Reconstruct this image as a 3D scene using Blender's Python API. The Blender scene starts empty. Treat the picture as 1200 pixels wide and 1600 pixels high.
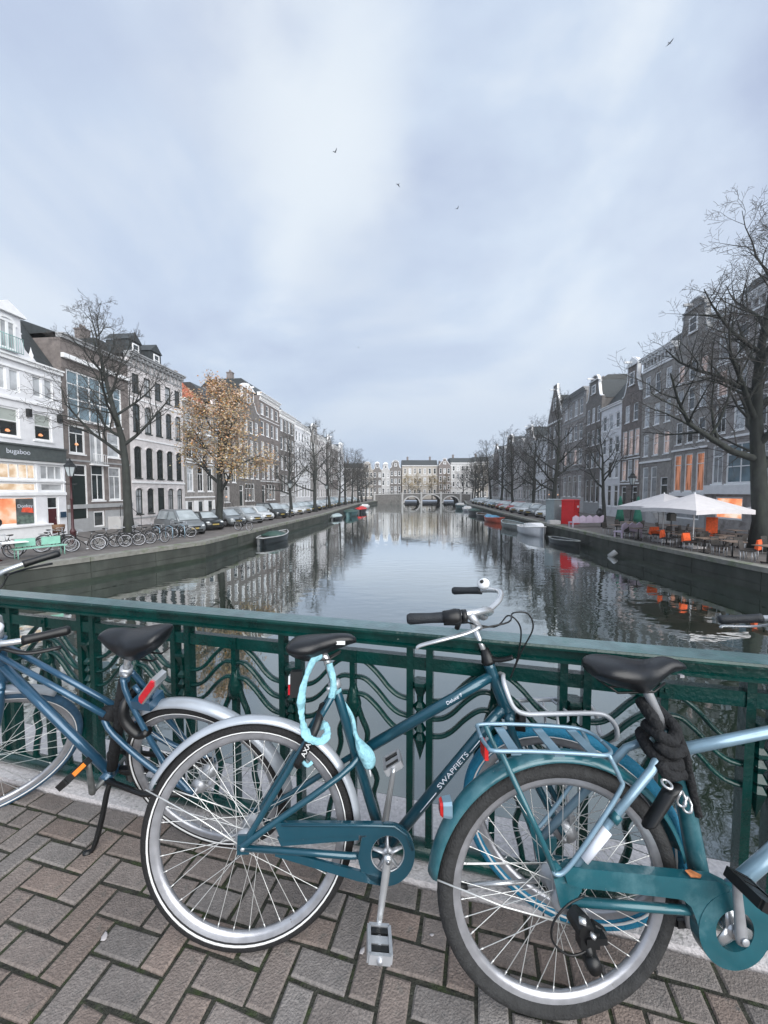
import bpy, math, random
from mathutils import Matrix, Vector
R_ = math.radians
S = bpy.context.scene
C = S.collection
random.seed(7)

# ------------------------------------------------------------------ camera, sky, sun, exposure
CAM_Z = 1.48
cd = bpy.data.cameras.new('camera'); cam = bpy.data.objects.new('camera', cd); C.objects.link(cam)
cam.location = (0, 0, CAM_Z); cam.rotation_euler = (R_(90 - 3.05), 0, 0)
cd.sensor_width = 36; cd.lens = 13.5; cd.clip_start = .05; cd.clip_end = 4000
S.camera = cam
S.view_settings.view_transform = 'Standard'; S.view_settings.look = 'None'
S.view_settings.exposure = 1.75; S.view_settings.gamma = 1; S.view_settings.use_curve_mapping = False
S.cycles.use_denoising = True
S.cycles.max_bounces = 6; S.cycles.caustics_reflective = False; S.cycles.caustics_refractive = False

W = bpy.data.worlds.new('World'); S.world = W; W.use_nodes = True
nt = W.node_tree; nt.nodes.clear()
def N(t, typ, **k):
    n = t.nodes.new(typ)
    for a, b in k.items():
        if a[0] == '_': n.inputs[int(a[1:])].default_value = b
        else: setattr(n, a, b)
    return n
def L(t, a, b): t.links.new(a, b)
out = N(nt, 'ShaderNodeOutputWorld'); bg = N(nt, 'ShaderNodeBackground'); bg.inputs[1].default_value = .1
L(nt, bg.outputs[0], out.inputs[0])
sky = N(nt, 'ShaderNodeTexSky', sky_type='NISHITA', sun_disc=False, sun_elevation=R_(32), sun_rotation=R_(152))
tc = N(nt, 'ShaderNodeTexCoord')
mp = N(nt, 'ShaderNodeMapping'); mp.inputs['Scale'].default_value = (1, 1, 1.7); mp.inputs['Rotation'].default_value = (.1, R_(-28), .15)
L(nt, tc.outputs['Generated'], mp.inputs['Vector'])
n1 = N(nt, 'ShaderNodeTexNoise'); n1.inputs['Scale'].default_value = 1.55; n1.inputs['Detail'].default_value = 8; n1.inputs['Roughness'].default_value = .52; n1.inputs['Distortion'].default_value = .35
L(nt, mp.outputs[0], n1.inputs['Vector'])
cr = N(nt, 'ShaderNodeValToRGB'); e = cr.color_ramp.elements
e[0].position = .38; e[0].color = (.455, .535, .715, 1)
e[1].position = .62; e[1].color = (.78, .85, .93, 1)
m_ = cr.color_ramp.elements.new(.52); m_.color = (.60, .70, .85, 1)
L(nt, n1.outputs['Fac'], cr.inputs[0])
# brighter break in the cloud, up and left of the canal's end
def vdir(px, py):
    v = Vector(((px - 600) / 600, 1, (768 - py) / 600)); return v.normalized()
def blob(px, py, s0, s1):
    d = N(nt, 'ShaderNodeVectorMath', operation='DOT_PRODUCT'); d.inputs[1].default_value = vdir(px, py)
    nr = N(nt, 'ShaderNodeVectorMath', operation='NORMALIZE'); L(nt, tc.outputs['Generated'], nr.inputs[0]); L(nt, nr.outputs[0], d.inputs[0])
    mr = N(nt, 'ShaderNodeMapRange', interpolation_type='SMOOTHERSTEP'); mr.inputs[1].default_value = math.cos(R_(s1)); mr.inputs[2].default_value = math.cos(R_(s0))
    L(nt, d.outputs['Value'], mr.inputs[0]); return mr.outputs[0]
def mixc(fac, a, col, k=1):
    m = N(nt, 'ShaderNodeMix', data_type='RGBA'); mm = N(nt, 'ShaderNodeMath', operation='MULTIPLY'); mm.inputs[1].default_value = k
    L(nt, fac, mm.inputs[0]); L(nt, mm.outputs[0], m.inputs[0]); L(nt, a, m.inputs[6])
    if isinstance(col, tuple): m.inputs[7].default_value = col
    else: L(nt, col, m.inputs[7])
    return m.outputs[2]
c_ = cr.outputs[0]
nm = N(nt, 'ShaderNodeTexNoise'); nm.inputs['Scale'].default_value = 3.1; nm.inputs['Detail'].default_value = 5; L(nt, mp.outputs[0], nm.inputs['Vector'])
def mul(a, b):
    m = N(nt, 'ShaderNodeMath', operation='MULTIPLY', use_clamp=True); L(nt, a, m.inputs[0]); L(nt, b, m.inputs[1]); return m.outputs[0]
nm2 = N(nt, 'ShaderNodeMapRange'); nm2.inputs[1].default_value = .36; nm2.inputs[2].default_value = .58; L(nt, nm.outputs['Fac'], nm2.inputs[0])
c_ = mixc(mul(blob(440, 100, 2, 17), nm2.outputs[0]), c_, (.80, .865, .93, 1), .7)
c_ = mixc(mul(blob(500, 320, 2, 14), nm2.outputs[0]), c_, (.80, .865, .93, 1), .7)
c_ = mixc(mul(blob(930, 440, 2, 17), nm2.outputs[0]), c_, (.74, .83, .94, 1), .6)
c_ = mixc(blob(150, 240, 3, 22), c_, (.50, .595, .77, 1), .4)
c_ = mixc(blob(570, 500, 2, 13), c_, (.50, .59, .75, 1), .4)
sx = N(nt, 'ShaderNodeSeparateXYZ'); nr0 = N(nt, 'ShaderNodeVectorMath', operation='NORMALIZE'); L(nt, tc.outputs['Generated'], nr0.inputs[0]); L(nt, nr0.outputs[0], sx.inputs[0])
hz = N(nt, 'ShaderNodeMapRange', interpolation_type='SMOOTHSTEP'); hz.inputs[1].default_value = .02; hz.inputs[2].default_value = .42; hz.inputs[3].default_value = 1; hz.inputs[4].default_value = 0; L(nt, sx.outputs['Z'], hz.inputs[0])
c_ = mixc(hz.outputs[0], c_, (.46, .56, .72, 1), .85)
sc_ = N(nt, 'ShaderNodeVectorMath', operation='SCALE'); sc_.inputs['Scale'].default_value = 3.12; L(nt, c_, sc_.inputs[0])
mx = N(nt, 'ShaderNodeMix', data_type='RGBA'); mx.inputs[0].default_value = .985
L(nt, sky.outputs[0], mx.inputs[6]); L(nt, sc_.outputs[0], mx.inputs[7]); L(nt, mx.outputs[2], bg.inputs[0])

sd = bpy.data.lights.new('sun', 'SUN'); sd.energy = 1.5; sd.angle = R_(75); sd.color = (1, .97, .93)
so = bpy.data.objects.new('sun', sd); C.objects.link(so); so.rotation_euler = (R_(58), 0, R_(28)); so.location = (0, 0, 60)

# ------------------------------------------------------------------ helpers
class MB:
    def __init__(s, xf=None): s.v = []; s.f = []; s.m = []; s.s = []; s.xf = xf
    def add(s, vs, fs, mat=0, smooth=False):
        o = len(s.v)
        if s.xf is not None: vs = [tuple(s.xf @ Vector(p)) for p in vs]
        s.v.extend(vs)
        for f in fs: s.f.append([i + o for i in f]); s.m.append(mat); s.s.append(smooth)
        return s
    def box(s, x0, x1, y0, y1, z0, z1, mat=0):
        vs = [(x0,y0,z0),(x1,y0,z0),(x1,y1,z0),(x0,y1,z0),(x0,y0,z1),(x1,y0,z1),(x1,y1,z1),(x0,y1,z1)]
        return s.add(vs, [(0,3,2,1),(4,5,6,7),(0,1,5,4),(1,2,6,5),(2,3,7,6),(3,0,4,7)], mat)
    def quad(s, a, b, c, d, mat=0): return s.add([a, b, c, d], [(0,1,2,3)], mat)
    def tube(s, pts, r, n=8, closed=False, cap=True, mat=0, smooth=True, flat=None):
        P = [Vector(p) for p in pts]; k = len(P)
        rs = r if isinstance(r, list) else [r] * k
        if len(rs) != k: rs = [rs[min(len(rs)-1, int(round(i*(len(rs)-1)/max(1, k-1))))] for i in range(k)]
        vs = []; prev = None
        for i in range(k):
            if closed: t = P[(i+1) % k] - P[i-1]
            else: t = P[min(i+1, k-1)] - P[max(i-1, 0)]
            if t.length < 1e-9: t = Vector((0,0,1))
            t.normalize()
            if prev is None:
                u = Vector((0,0,1)) if abs(t.z) < .9 else Vector((1,0,0))
                if flat is not None: u = Vector(flat)
            else: u = prev
            u = u - t * u.dot(t)
            if u.length < 1e-6: u = t.orthogonal()
            u.normalize(); prev = u; w = t.cross(u)
            for j in range(n):
                a = 2*math.pi*(j + .5)/n
                if isinstance(rs[i], tuple): ru, rw = rs[i]
                else: ru = rw = rs[i]
                vs.append(tuple(P[i] + u*(ru*math.cos(a)) + w*(rw*math.sin(a))))
        fs = []
        for i in range(k if closed else k-1):
            a = i*n; b = ((i+1) % k)*n
            for j in range(n): j2 = (j+1) % n; fs.append((a+j, a+j2, b+j2, b+j))
        if cap and not closed: fs.append(tuple(range(n-1, -1, -1))); fs.append(tuple((k-1)*n + j for j in range(n)))
        return s.add(vs, fs, mat, smooth)
    def lathe(s, prof, c=(0,0,0), ax='z', n=16, mat=0, smooth=True, closed=False):
        vs = []; k = len(prof)
        for (r, h) in prof:
            for j in range(n):
                a = 2*math.pi*j/n; x, y = r*math.cos(a), r*math.sin(a)
                p = (x, y, h) if ax == 'z' else ((x, h, y) if ax == 'y' else (h, x, y))
                vs.append((p[0]+c[0], p[1]+c[1], p[2]+c[2]))
        fs = []
        for i in range(k if closed else k-1):
            a = i*n; b = ((i+1) % k)*n
            for j in range(n): j2 = (j+1) % n; fs.append((a+j, a+j2, b+j2, b+j))
        if not closed:
            if prof[0][0] > 1e-6: fs.append(tuple(range(n-1, -1, -1)))
            if prof[-1][0] > 1e-6: fs.append(tuple((k-1)*n + j for j in range(n)))
        return s.add(vs, fs, mat, smooth)
    def prism(s, poly, y0, y1, mat=0):     # polygon in the x-z plane, thick along y
        n = len(poly)
        vs = [(x, y0, z) for x, z in poly] + [(x, y1, z) for x, z in poly]
        fs = [tuple(range(n)), tuple(range(2*n-1, n-1, -1))] + [(i, i+n, (i+1) % n + n, (i+1) % n) for i in range(n)]
        return s.add(vs, fs, mat)
    def strip(s, outer, inner, y0, y1, mat=0):   # ribbon between two x-z polylines, thick along y
        n = len(outer); vs = []
        for (a, b) in zip(outer, inner): vs += [(a[0], y0, a[1]), (b[0], y0, b[1]), (b[0], y1, b[1]), (a[0], y1, a[1])]
        fs = []
        for i in range(n-1):
            o = 4*i
            for j in range(4): fs.append((o+j, o+(j+1) % 4, o+4+(j+1) % 4, o+4+j))
        fs += [(3,2,1,0), (4*n-4, 4*n-3, 4*n-2, 4*n-1)]
        return s.add(vs, fs, mat)
    def loft(s, rings, mat=0, smooth=True, cap=True):
        n = len(rings[0]); vs = [p for r in rings for p in r]; fs = []
        for i in range(len(rings)-1):
            for j in range(n): j2 = (j+1) % n; fs.append((i*n+j, i*n+j2, (i+1)*n+j2, (i+1)*n+j))
        if cap: fs.append(tuple(range(n-1, -1, -1))); fs.append(tuple((len(rings)-1)*n+j for j in range(n)))
        return s.add(vs, fs, mat, smooth)
    def mesh(s, name, mats):
        me = bpy.data.meshes.new(name); me.from_pydata(s.v, [], s.f); 
        for m in (mats if isinstance(mats, (list, tuple)) else [mats]): me.materials.append(m)
        me.polygons.foreach_set('material_index', s.m); me.polygons.foreach_set('use_smooth', s.s)
        me.update(); return me
    def build(s, name, mats, parent=None, loc=None): return obj(name, s.mesh(name, mats), parent, loc)
def obj(name, me, parent=None, loc=None, rot=None):
    o = bpy.data.objects.new(name, me); C.objects.link(o)
    if parent: o.parent = parent
    if loc: o.location = loc
    if rot: o.rotation_euler = rot
    return o
def tag(o, label=None, cat=None, group=None, kind=None):
    if label: o['label'] = label
    if cat: o['category'] = cat
    if group: o['group'] = group
    if kind: o['kind'] = kind
    return o
def thing(name, label, cat, loc=(0,0,0), rz=0, group=None, mw=None):
    o = bpy.data.objects.new(name, None); C.objects.link(o); o.empty_display_size = .2
    o.location = loc; o.rotation_euler = (0, 0, rz)
    if mw is not None: o.matrix_world = mw
    return tag(o, label, cat, group)
def copy_tree(o, parent=None, kids={}):
    c = o.copy(); C.objects.link(c)
    if parent: c.parent = parent
    for ch in o.children: copy_tree(ch, c)
    return c
def smoothpts(pts, n=6, closed=False):    # Catmull-Rom
    P = [Vector(p) for p in pts]; k = len(P); o = []
    for i in range(k if closed else k-1):
        g = (lambda q: P[q % k]) if closed else (lambda q: P[max(0, min(k-1, q))])
        a, b, c, d = g(i-1), g(i), g(i+1), g(i+2)
        for j in range(n):
            t = j/n
            o.append(.5*((2*b) + (c-a)*t + (2*a-5*b+4*c-d)*t*t + (3*b-a-3*c+d)*t**3))
    if not closed: o.append(P[-1])
    return o

# ------------------------------------------------------------------ materials
MATS = {}
def mat(name, col, rough=.6, metal=0, var=.12, scale=6, bump=0, bscale=40, spec=.5, coat=0, col2=None, c2pos=.5, rnd=0, island=0, chips=None, stain=0, emit=None, es=1, detail=4, tc='Object', stretch=None):
    if name in MATS: return MATS[name]
    m = bpy.data.materials.new(name); m.use_nodes = True; t = m.node_tree; b = t.nodes['Principled BSDF']
    b.inputs['Roughness'].default_value = rough; b.inputs['Metallic'].default_value = metal
    b.inputs['Specular IOR Level'].default_value = spec; b.inputs['Coat Weight'].default_value = coat; b.inputs['Coat Roughness'].default_value = .1
    tcn = N(t, 'ShaderNodeTexCoord'); vec = tcn.outputs[tc]
    if stretch:
        mpn = N(t, 'ShaderNodeMapping'); mpn.inputs['Scale'].default_value = stretch; L(t, vec, mpn.inputs[0]); vec = mpn.outputs[0]
    no = N(t, 'ShaderNodeTexNoise'); no.inputs['Scale'].default_value = scale; no.inputs['Detail'].default_value = detail; L(t, vec, no.inputs['Vector'])
    ramp = N(t, 'ShaderNodeValToRGB'); el = ramp.color_ramp.elements
    d = tuple(c*(1-var) for c in col) + (1,); l = tuple(min(1, c*(1+var)) for c in col) + (1,)
    el[0].position = .3; el[0].color = d; el[1].position = .7; el[1].color = l
    L(t, no.outputs['Fac'], ramp.inputs[0]); cc = ramp.outputs[0]
    if col2:
        n2 = N(t, 'ShaderNodeTexNoise'); n2.inputs['Scale'].default_value = scale*.45; n2.inputs['Detail'].default_value = 7; n2.inputs['Roughness'].default_value = .65; L(t, vec, n2.inputs['Vector'])
        r2 = N(t, 'ShaderNodeMapRange'); r2.inputs[1].default_value = c2pos; r2.inputs[2].default_value = c2pos+.12; L(t, n2.outputs['Fac'], r2.inputs[0])
        mxx = N(t, 'ShaderNodeMix', data_type='RGBA'); L(t, r2.outputs[0], mxx.inputs[0]); L(t, cc, mxx.inputs[6]); mxx.inputs[7].default_value = tuple(col2) + (1,); cc = mxx.outputs[2]
    if rnd or island:
        src = N(t, 'ShaderNodeNewGeometry').outputs['Random Per Island'] if island else N(t, 'ShaderNodeObjectInfo').outputs['Random']
        hs = N(t, 'ShaderNodeHueSaturation'); mr = N(t, 'ShaderNodeMapRange'); k = rnd or island
        mr.inputs[3].default_value = 1-k; mr.inputs[4].default_value = 1+k; L(t, src, mr.inputs[0]); L(t, mr.outputs[0], hs.inputs['Value'])
        m7 = N(t, 'ShaderNodeMath', operation='MULTIPLY'); m7.inputs[1].default_value = 7.31; L(t, src, m7.inputs[0])
        fr = N(t, 'ShaderNodeMath', operation='FRACT'); L(t, m7.outputs[0], fr.inputs[0])
        mr2 = N(t, 'ShaderNodeMapRange'); mr2.inputs[3].default_value = .45; mr2.inputs[4].default_value = 1.35; L(t, fr.outputs[0], mr2.inputs[0]); L(t, mr2.outputs[0], hs.inputs['Saturation'])
        L(t, cc, hs.inputs['Color']); cc = hs.outputs[0]
    if chips:
        n3 = N(t, 'ShaderNodeTexNoise'); n3.inputs['Scale'].default_value = chips[1]; n3.inputs['Detail'].default_value = 6; n3.inputs['Roughness'].default_value = .7; L(t, vec, n3.inputs['Vector'])
        r3 = N(t, 'ShaderNodeMapRange'); r3.inputs[1].default_value = chips[2]; r3.inputs[2].default_value = chips[2]+.02; L(t, n3.outputs['Fac'], r3.inputs[0])
        m3 = N(t, 'ShaderNodeMix', data_type='RGBA'); L(t, r3.outputs[0], m3.inputs[0]); L(t, cc, m3.inputs[6]); m3.inputs[7].default_value = tuple(chips[0]) + (1,); cc = m3.outputs[2]
    if stain:
        gp = N(t, 'ShaderNodeNewGeometry'); n4 = N(t, 'ShaderNodeTexNoise'); n4.inputs['Scale'].default_value = 2.3; n4.inputs['Detail'].default_value = 7; n4.inputs['Roughness'].default_value = .65; L(t, gp.outputs['Position'], n4.inputs['Vector'])
        r4 = N(t, 'ShaderNodeMapRange'); r4.inputs[1].default_value = .35; r4.inputs[2].default_value = .65; r4.inputs[3].default_value = 1-stain; r4.inputs[4].default_value = 1+stain*.6; L(t, n4.outputs['Fac'], r4.inputs[0])
        h4 = N(t, 'ShaderNodeHueSaturation'); L(t, r4.outputs[0], h4.inputs['Value']); L(t, cc, h4.inputs['Color']); cc = h4.outputs[0]
    L(t, cc, b.inputs['Base Color'])
    if bump:
        nb = N(t, 'ShaderNodeTexNoise'); nb.inputs['Scale'].default_value = bscale; nb.inputs['Detail'].default_value = 5; L(t, vec, nb.inputs['Vector'])
        bp = N(t, 'ShaderNodeBump'); bp.inputs['Strength'].default_value = bump; bp.inputs['Distance'].default_value = .02; L(t, nb.outputs['Fac'], bp.inputs['Height']); L(t, bp.outputs[0], b.inputs['Normal'])
    if emit:
        L(t, cc, b.inputs['Emission Color']) if emit is True else None
        if emit is not True: b.inputs['Emission Color'].default_value = tuple(emit) + (1,)
        b.inputs['Emission Strength'].default_value = es
    MATS[name] = m; return m

M = dict(
 green=mat('green_paint', (.0005,.030,.026), .26, spec=.35, chips=((.22,.26,.24),26,.70), var=.3, scale=9, col2=(.002,.055,.046), c2pos=.56, bump=.25, bscale=60, coat=.3),
 greentop=mat('sky_sheen_green_paint', (.085,.15,.16), .3, var=.25, scale=14, col2=(.05,.13,.125), c2pos=.55, bump=.2, bscale=60, coat=.4),  # top face of the rail: pale sky reflection painted into the green
 kerb=mat('granite', (.56,.54,.55), .8, var=.18, scale=60, col2=(.25,.26,.25), c2pos=.60, bump=.35, bscale=120),
 brick=mat('paving_brick', (.215,.182,.166), .85, var=.2, scale=55, stain=.25, chips=((.30,.27,.26),70,.70), rnd=.11, bump=.5, bscale=160, col2=(.165,.15,.138), c2pos=.56),
 brick_s=mat('paving_brick_far', (.215,.182,.166), .85, var=.2, scale=55, stain=.25, island=.15, bump=.5, bscale=160, col2=(.13,.125,.12), c2pos=.56),
 moss=mat('mossy_joint', (.034,.036,.028), .95, var=.5, scale=30, col2=(.034,.05,.018), c2pos=.5, bump=.8, bscale=90),
 street=mat('street_clinker', (.13,.12,.115), .85, var=.15, scale=3, col2=(.17,.155,.145), c2pos=.5, bump=.3, bscale=8),
 quay=mat('quay_masonry', (.048,.054,.047), .85, var=.45, scale=1.3, col2=(.03,.04,.033), c2pos=.53, bump=.5, bscale=6, detail=8, stretch=(1,1,.45)),
 quaytop=mat('coping_stone', (.22,.22,.20), .85, var=.2, scale=4, col2=(.13,.16,.09), c2pos=.52, bump=.3),
 chrome=mat('polished_alloy', (.58,.60,.62), .26, .7, var=.06, scale=30),
 alloy=mat('brushed_alloy', (.48,.50,.53), .4, .55, var=.1, scale=40),
 silverpaint=mat('silver_mudguard', (.42,.46,.51), .3, .3, var=.1, scale=9, coat=.3),
 rim=mat('rim_alloy', (.40,.41,.44), .3, .6, chips=((.2,.19,.17),40,.68), var=.14, scale=30),
 spoke=mat('spoke_steel', (.72,.73,.72), .35, .6, var=.05),
 tyre=mat('tyre_rubber', (.009,.009,.010), .8, var=.3, scale=50, bump=.4, bscale=160),
 tyre_worn=mat('worn_tyre_rubber', (.027,.028,.029), .85, var=.3, scale=40, bump=.4, bscale=160),
 tyre_blue=mat('blue_tyre', (.012,.19,.33), .6, var=.15, scale=30, bump=.4, bscale=160),
 stripe=mat('reflective_stripe', (.75,.76,.76), .4, var=.05),
 black=mat('black_plastic', (.007,.008,.009), .42, var=.2, scale=20),
 grip=mat('grip_rubber', (.016,.02,.025), .6, var=.2, scale=60, bump=.3, bscale=200),
 saddle=mat('saddle_vinyl', (.007,.008,.010), .32, var=.2, scale=30, bump=.12, bscale=300),
 teal=mat('dark_teal_paint', (.007,.064,.098), .28, .25, chips=((.14,.19,.21),60,.71), var=.12, scale=7, coat=1),
 teal2=mat('dusty_teal_paint', (.012,.098,.125), .33, .1, chips=((.2,.25,.27),45,.69), var=.16, scale=12, coat=.7, col2=(.06,.165,.195), c2pos=.52),
 lteal=mat('pale_teal_metal', (.22,.34,.43), .3, .3, coat=.6, chips=((.1,.12,.13),50,.70), var=.12, scale=16),
 navy=mat('blue_frame_paint', (.022,.085,.155), .28, .3, chips=((.14,.18,.2),60,.71), var=.12, scale=8, coat=1),
 cyan=mat('cyan_fabric', (.26,.52,.60), .8, var=.18, scale=40, bump=.8, bscale=45),
 white=mat('white_plastic', (.75,.77,.8), .4, var=.04),
 sticker=mat('white_sticker', (.7,.74,.82), .5, var=.05),
 red=mat('red_reflector', (.55,.012,.025), .18, var=.15, scale=60, coat=.6),
 redlamp=mat('red_lamp', (.6,.02,.02), .2, var=.1, coat=.6),
 amber=mat('amber_reflector', (.75,.22,.03), .25, var=.15, scale=60, coat=.5),
 fabric_black=mat('black_fabric', (.007,.008,.010), .85, var=.4, scale=50, bump=.7, bscale=70),
 leafdry=mat('dry_leaf', (.42,.15,.05), .7, var=.3, scale=60),
)
# ------------------------------------------------------------------ setting: water, quays, streets, deck
STREET = -1.52; WATER = -2.62; SKEW = .09
LQ = [(-26,-4),(-17.4,10.2),(-14.8,14.8),(-13.35,17.3),(-10.7,22.8),(-10.35,27),(-9.8,33),(-8.0,51),(-6.4,95),(-2.2,129.5)]
RQ = [(18,-4),(15.6,8),(14.9,15),(14.7,25),(15.3,38),(16.3,51),(20.4,95),(27,129.5)]
def interp(poly, y):
    for (a, b) in zip(poly, poly[1:]):
        if a[1] <= y <= b[1]: return a[0] + (b[0]-a[0])*(y-a[1])/(b[1]-a[1])
    return poly[-1][0] if y > poly[-1][1] else poly[0][0]
lq = lambda y: interp(LQ, y); rq = lambda y: interp(RQ, y)

wm = bpy.data.materials.new('canal_water'); wm.use_nodes = True; t = wm.node_tree; t.nodes.clear()
wo = N(t, 'ShaderNodeOutputMaterial'); df = N(t, 'ShaderNodeBsdfDiffuse'); gl = N(t, 'ShaderNodeBsdfGlossy'); ms = N(t, 'ShaderNodeMixShader')
df.inputs[0].default_value = (.014,.026,.016,1); gl.inputs['Roughness'].default_value = .02; gl.inputs[0].default_value = (.93,.96,.97,1)
fr = N(t, 'ShaderNodeFresnel'); fr.inputs[0].default_value = 1.8
mrf = N(t, 'ShaderNodeMapRange'); mrf.inputs[1].default_value = .09; mrf.inputs[2].default_value = .42; mrf.inputs[3].default_value = .25; mrf.inputs[4].default_value = .95
tcw = N(t, 'ShaderNodeTexCoord'); mpw = N(t, 'ShaderNodeMapping'); mpw.inputs['Scale'].default_value = (.8,1.5,1); L(t, tcw.outputs['Object'], mpw.inputs[0])
nz = N(t, 'ShaderNodeTexNoise'); nz.inputs['Scale'].default_value = 1.5; nz.inputs['Detail'].default_value = 3; nz.inputs['Roughness'].default_value = .45; L(t, mpw.outputs[0], nz.inputs['Vector'])
nzb = N(t, 'ShaderNodeTexNoise'); nzb.inputs['Scale'].default_value = .16; nzb.inputs['Detail'].default_value = 3; L(t, tcw.outputs['Object'], nzb.inputs['Vector'])
mrb = N(t, 'ShaderNodeMapRange'); mrb.inputs[1].default_value = .4; mrb.inputs[2].default_value = .66; mrb.inputs[3].default_value = .02; mrb.inputs[4].default_value = .13; L(t, nzb.outputs['Fac'], mrb.inputs[0])
bpw = N(t, 'ShaderNodeBump'); bpw.inputs['Distance'].default_value = .12; L(t, nz.outputs['Fac'], bpw.inputs['Height']); L(t, mrb.outputs[0], bpw.inputs['Strength'])
for q in (df, gl, fr): L(t, bpw.outputs[0], q.inputs['Normal'])
L(t, fr.outputs[0], mrf.inputs[0]); L(t, mrf.outputs[0], ms.inputs[0]); L(t, df.outputs[0], ms.inputs[1]); L(t, gl.outputs[0], ms.inputs[2]); L(t, ms.outputs[0], wo.inputs[0])
b = MB(); b.quad((-60,-30,WATER),(60,-30,WATER),(60,165,WATER),(-60,165,WATER)); tag(b.build('water', wm), kind='structure')

def land(name, poly, edge, sign, label):
    b = MB()
    for (a, c) in zip(poly, poly[1:]):
        far = 260*sign
        q = [(a[0],a[1],STREET),(c[0],c[1],STREET),(far,c[1],STREET),(far,a[1],STREET)]
        if sign > 0: q = q[::-1]
        b.quad(*q[::-1])
    tag(b.build('street', M['street']), label, kind='structure')
    # quay wall with coping
    w = thing('quay_wall', edge, 'quay wall')
    b = MB(); cp = MB()
    for (a, c) in zip(poly, poly[1:]):
        d = Vector((c[0]-a[0], c[1]-a[1])).normalized(); n = Vector((-d.y, d.x))*(-sign)*-1   # towards land is +sign*x
        n = Vector((sign*abs(d.y), -sign*d.x*(1 if d.y > 0 else -1)))
        p = lambda q, o, z: (q[0]+n.x*o, q[1]+n.y*o, z)
        b.quad(p(a,.03,-4.2), p(c,.03,-4.2), p(c,.03,STREET-.16), p(a,.03,STREET-.16))
        lp = math.hypot(c[0]-a[0], c[1]-a[1]); kp = max(1, int(lp/2.6)); pan = MB()
        for i in range(kp):
            g = .03/lp*kp; A = (a[0]+(c[0]-a[0])*(i+g)/kp, a[1]+(c[1]-a[1])*(i+g)/kp); B_ = (a[0]+(c[0]-a[0])*(i+1)/kp, a[1]+(c[1]-a[1])*(i+1)/kp)
            for (z0, z1) in ((-4.2, WATER+.42), (WATER+.44, STREET-.18)):
                o = random.uniform(-.006,.008); v = [p(A,o,z0),p(B_,o,z0),p(B_,.028,z0),p(A,.028,z0),p(A,o,z1),p(B_,o,z1),p(B_,.028,z1),p(A,.028,z1)]
                q = MB() if 8 < A[1] < 60 else pan; q.add(v, [(0,3,2,1),(4,5,6,7),(0,1,5,4),(1,2,6,5),(2,3,7,6),(3,0,4,7)])
                if q is not pan: q.build('wall_block', M['quay'], w)
        if pan.v: tag(pan.build('wall_blocks', M['quay'], w), kind='stuff')
        ln = math.hypot(c[0]-a[0], c[1]-a[1]); k = max(1, int(ln/1.6))
        for i in range(k):
            A = (a[0]+(c[0]-a[0])*i/k, a[1]+(c[1]-a[1])*i/k); B_ = (a[0]+(c[0]-a[0])*(i+.994)/k, a[1]+(c[1]-a[1])*(i+.994)/k)
            h = STREET + .03 + random.uniform(0,.008)
            v = [p(A,-.05,STREET-.17),p(B_,-.05,STREET-.17),p(B_,.5,STREET-.17),p(A,.5,STREET-.17),p(A,-.05,h),p(B_,-.05,h),p(B_,.5,h),p(A,.5,h)]
            s_ = MB(); s_.add(v, [(0,3,2,1),(4,5,6,7),(0,1,5,4),(1,2,6,5),(2,3,7,6),(3,0,4,7)])
            if 10 < A[1] < 60: s_.build('coping_stone', M['quaytop'], w)
            else: cp.add(v, [(0,3,2,1),(4,5,6,7),(0,1,5,4),(1,2,6,5),(2,3,7,6),(3,0,4,7)])
    b.build('wall_face', M['quay'], w); tag(cp.build('coping', M['quaytop'], w), kind='stuff')
    # damp algae line along the water
    b = MB()
    for (a, c) in zip(poly, poly[1:]):
        b.quad((a[0]-sign*.022,a[1],WATER-.1),(c[0]-sign*.022,c[1],WATER-.1),(c[0]-sign*.022,c[1],WATER+.17),(a[0]-sign*.022,a[1],WATER+.17))
    b.build('algae_band', mat('wet_algae', (.02,.03,.02), .5, var=.4, scale=3), w)
land('street', LQ, 'dark masonry quay wall along the left bank of the canal', -1, 'clinker street along the left bank')
land('street', RQ, 'grey masonry quay wall along the right bank below the cafe terrace', 1, 'clinker street along the right bank')
b = MB(); b.quad((-260,133.5,STREET-.02),(260,133.5,STREET-.02),(260,420,STREET-.02),(-260,420,STREET-.02))
b.quad((-260,129.5,STREET-.004),(-2.2,129.5,STREET-.004),(-2.2,133.5,STREET-.004),(-260,133.5,STREET-.004)); b.quad((27,129.5,STREET-.004),(260,129.5,STREET-.004),(260,133.5,STREET-.004),(27,133.5,STREET-.004))
tag(b.build('street', M['street']), 'street beyond the far bridge', kind='structure')

# near bridge: frame of the railing: u to the right along it, w towards the camera
FA = math.atan(-.2508); FO = Vector((0, 1.498, 0))
FM = Matrix.Translation(FO) @ Matrix.Rotation(FA, 4, 'Z')      # local x along railing, -y towards camera
pav = MB(FM); pav.box(-18, 16, -9, -.1, -.5, -.0065); pv = tag(pav.build('pavement', M['moss']), 'brick pavement of the bridge with mossy joints', kind='structure')
kb = thing('kerb', None, None); tag(kb, 'pale granite kerb under the railing', kind='structure')
x = -9.2
while x < 8:
    b = MB(FM); b.box(x, x+1.395, -.088, .28, -.4, .014 + random.uniform(0,.003)); b.build('kerb_stone', M['kerb'], kb); x += 1.4
b = MB(FM); b.box(-18, 16, .281, .30, -1.2, .0); b.box(-18,16,-9,.28,-1.3,-.52); tag(b.build('bridge_deck', M['quay']), 'masonry body of the near bridge', kind='structure')

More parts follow.
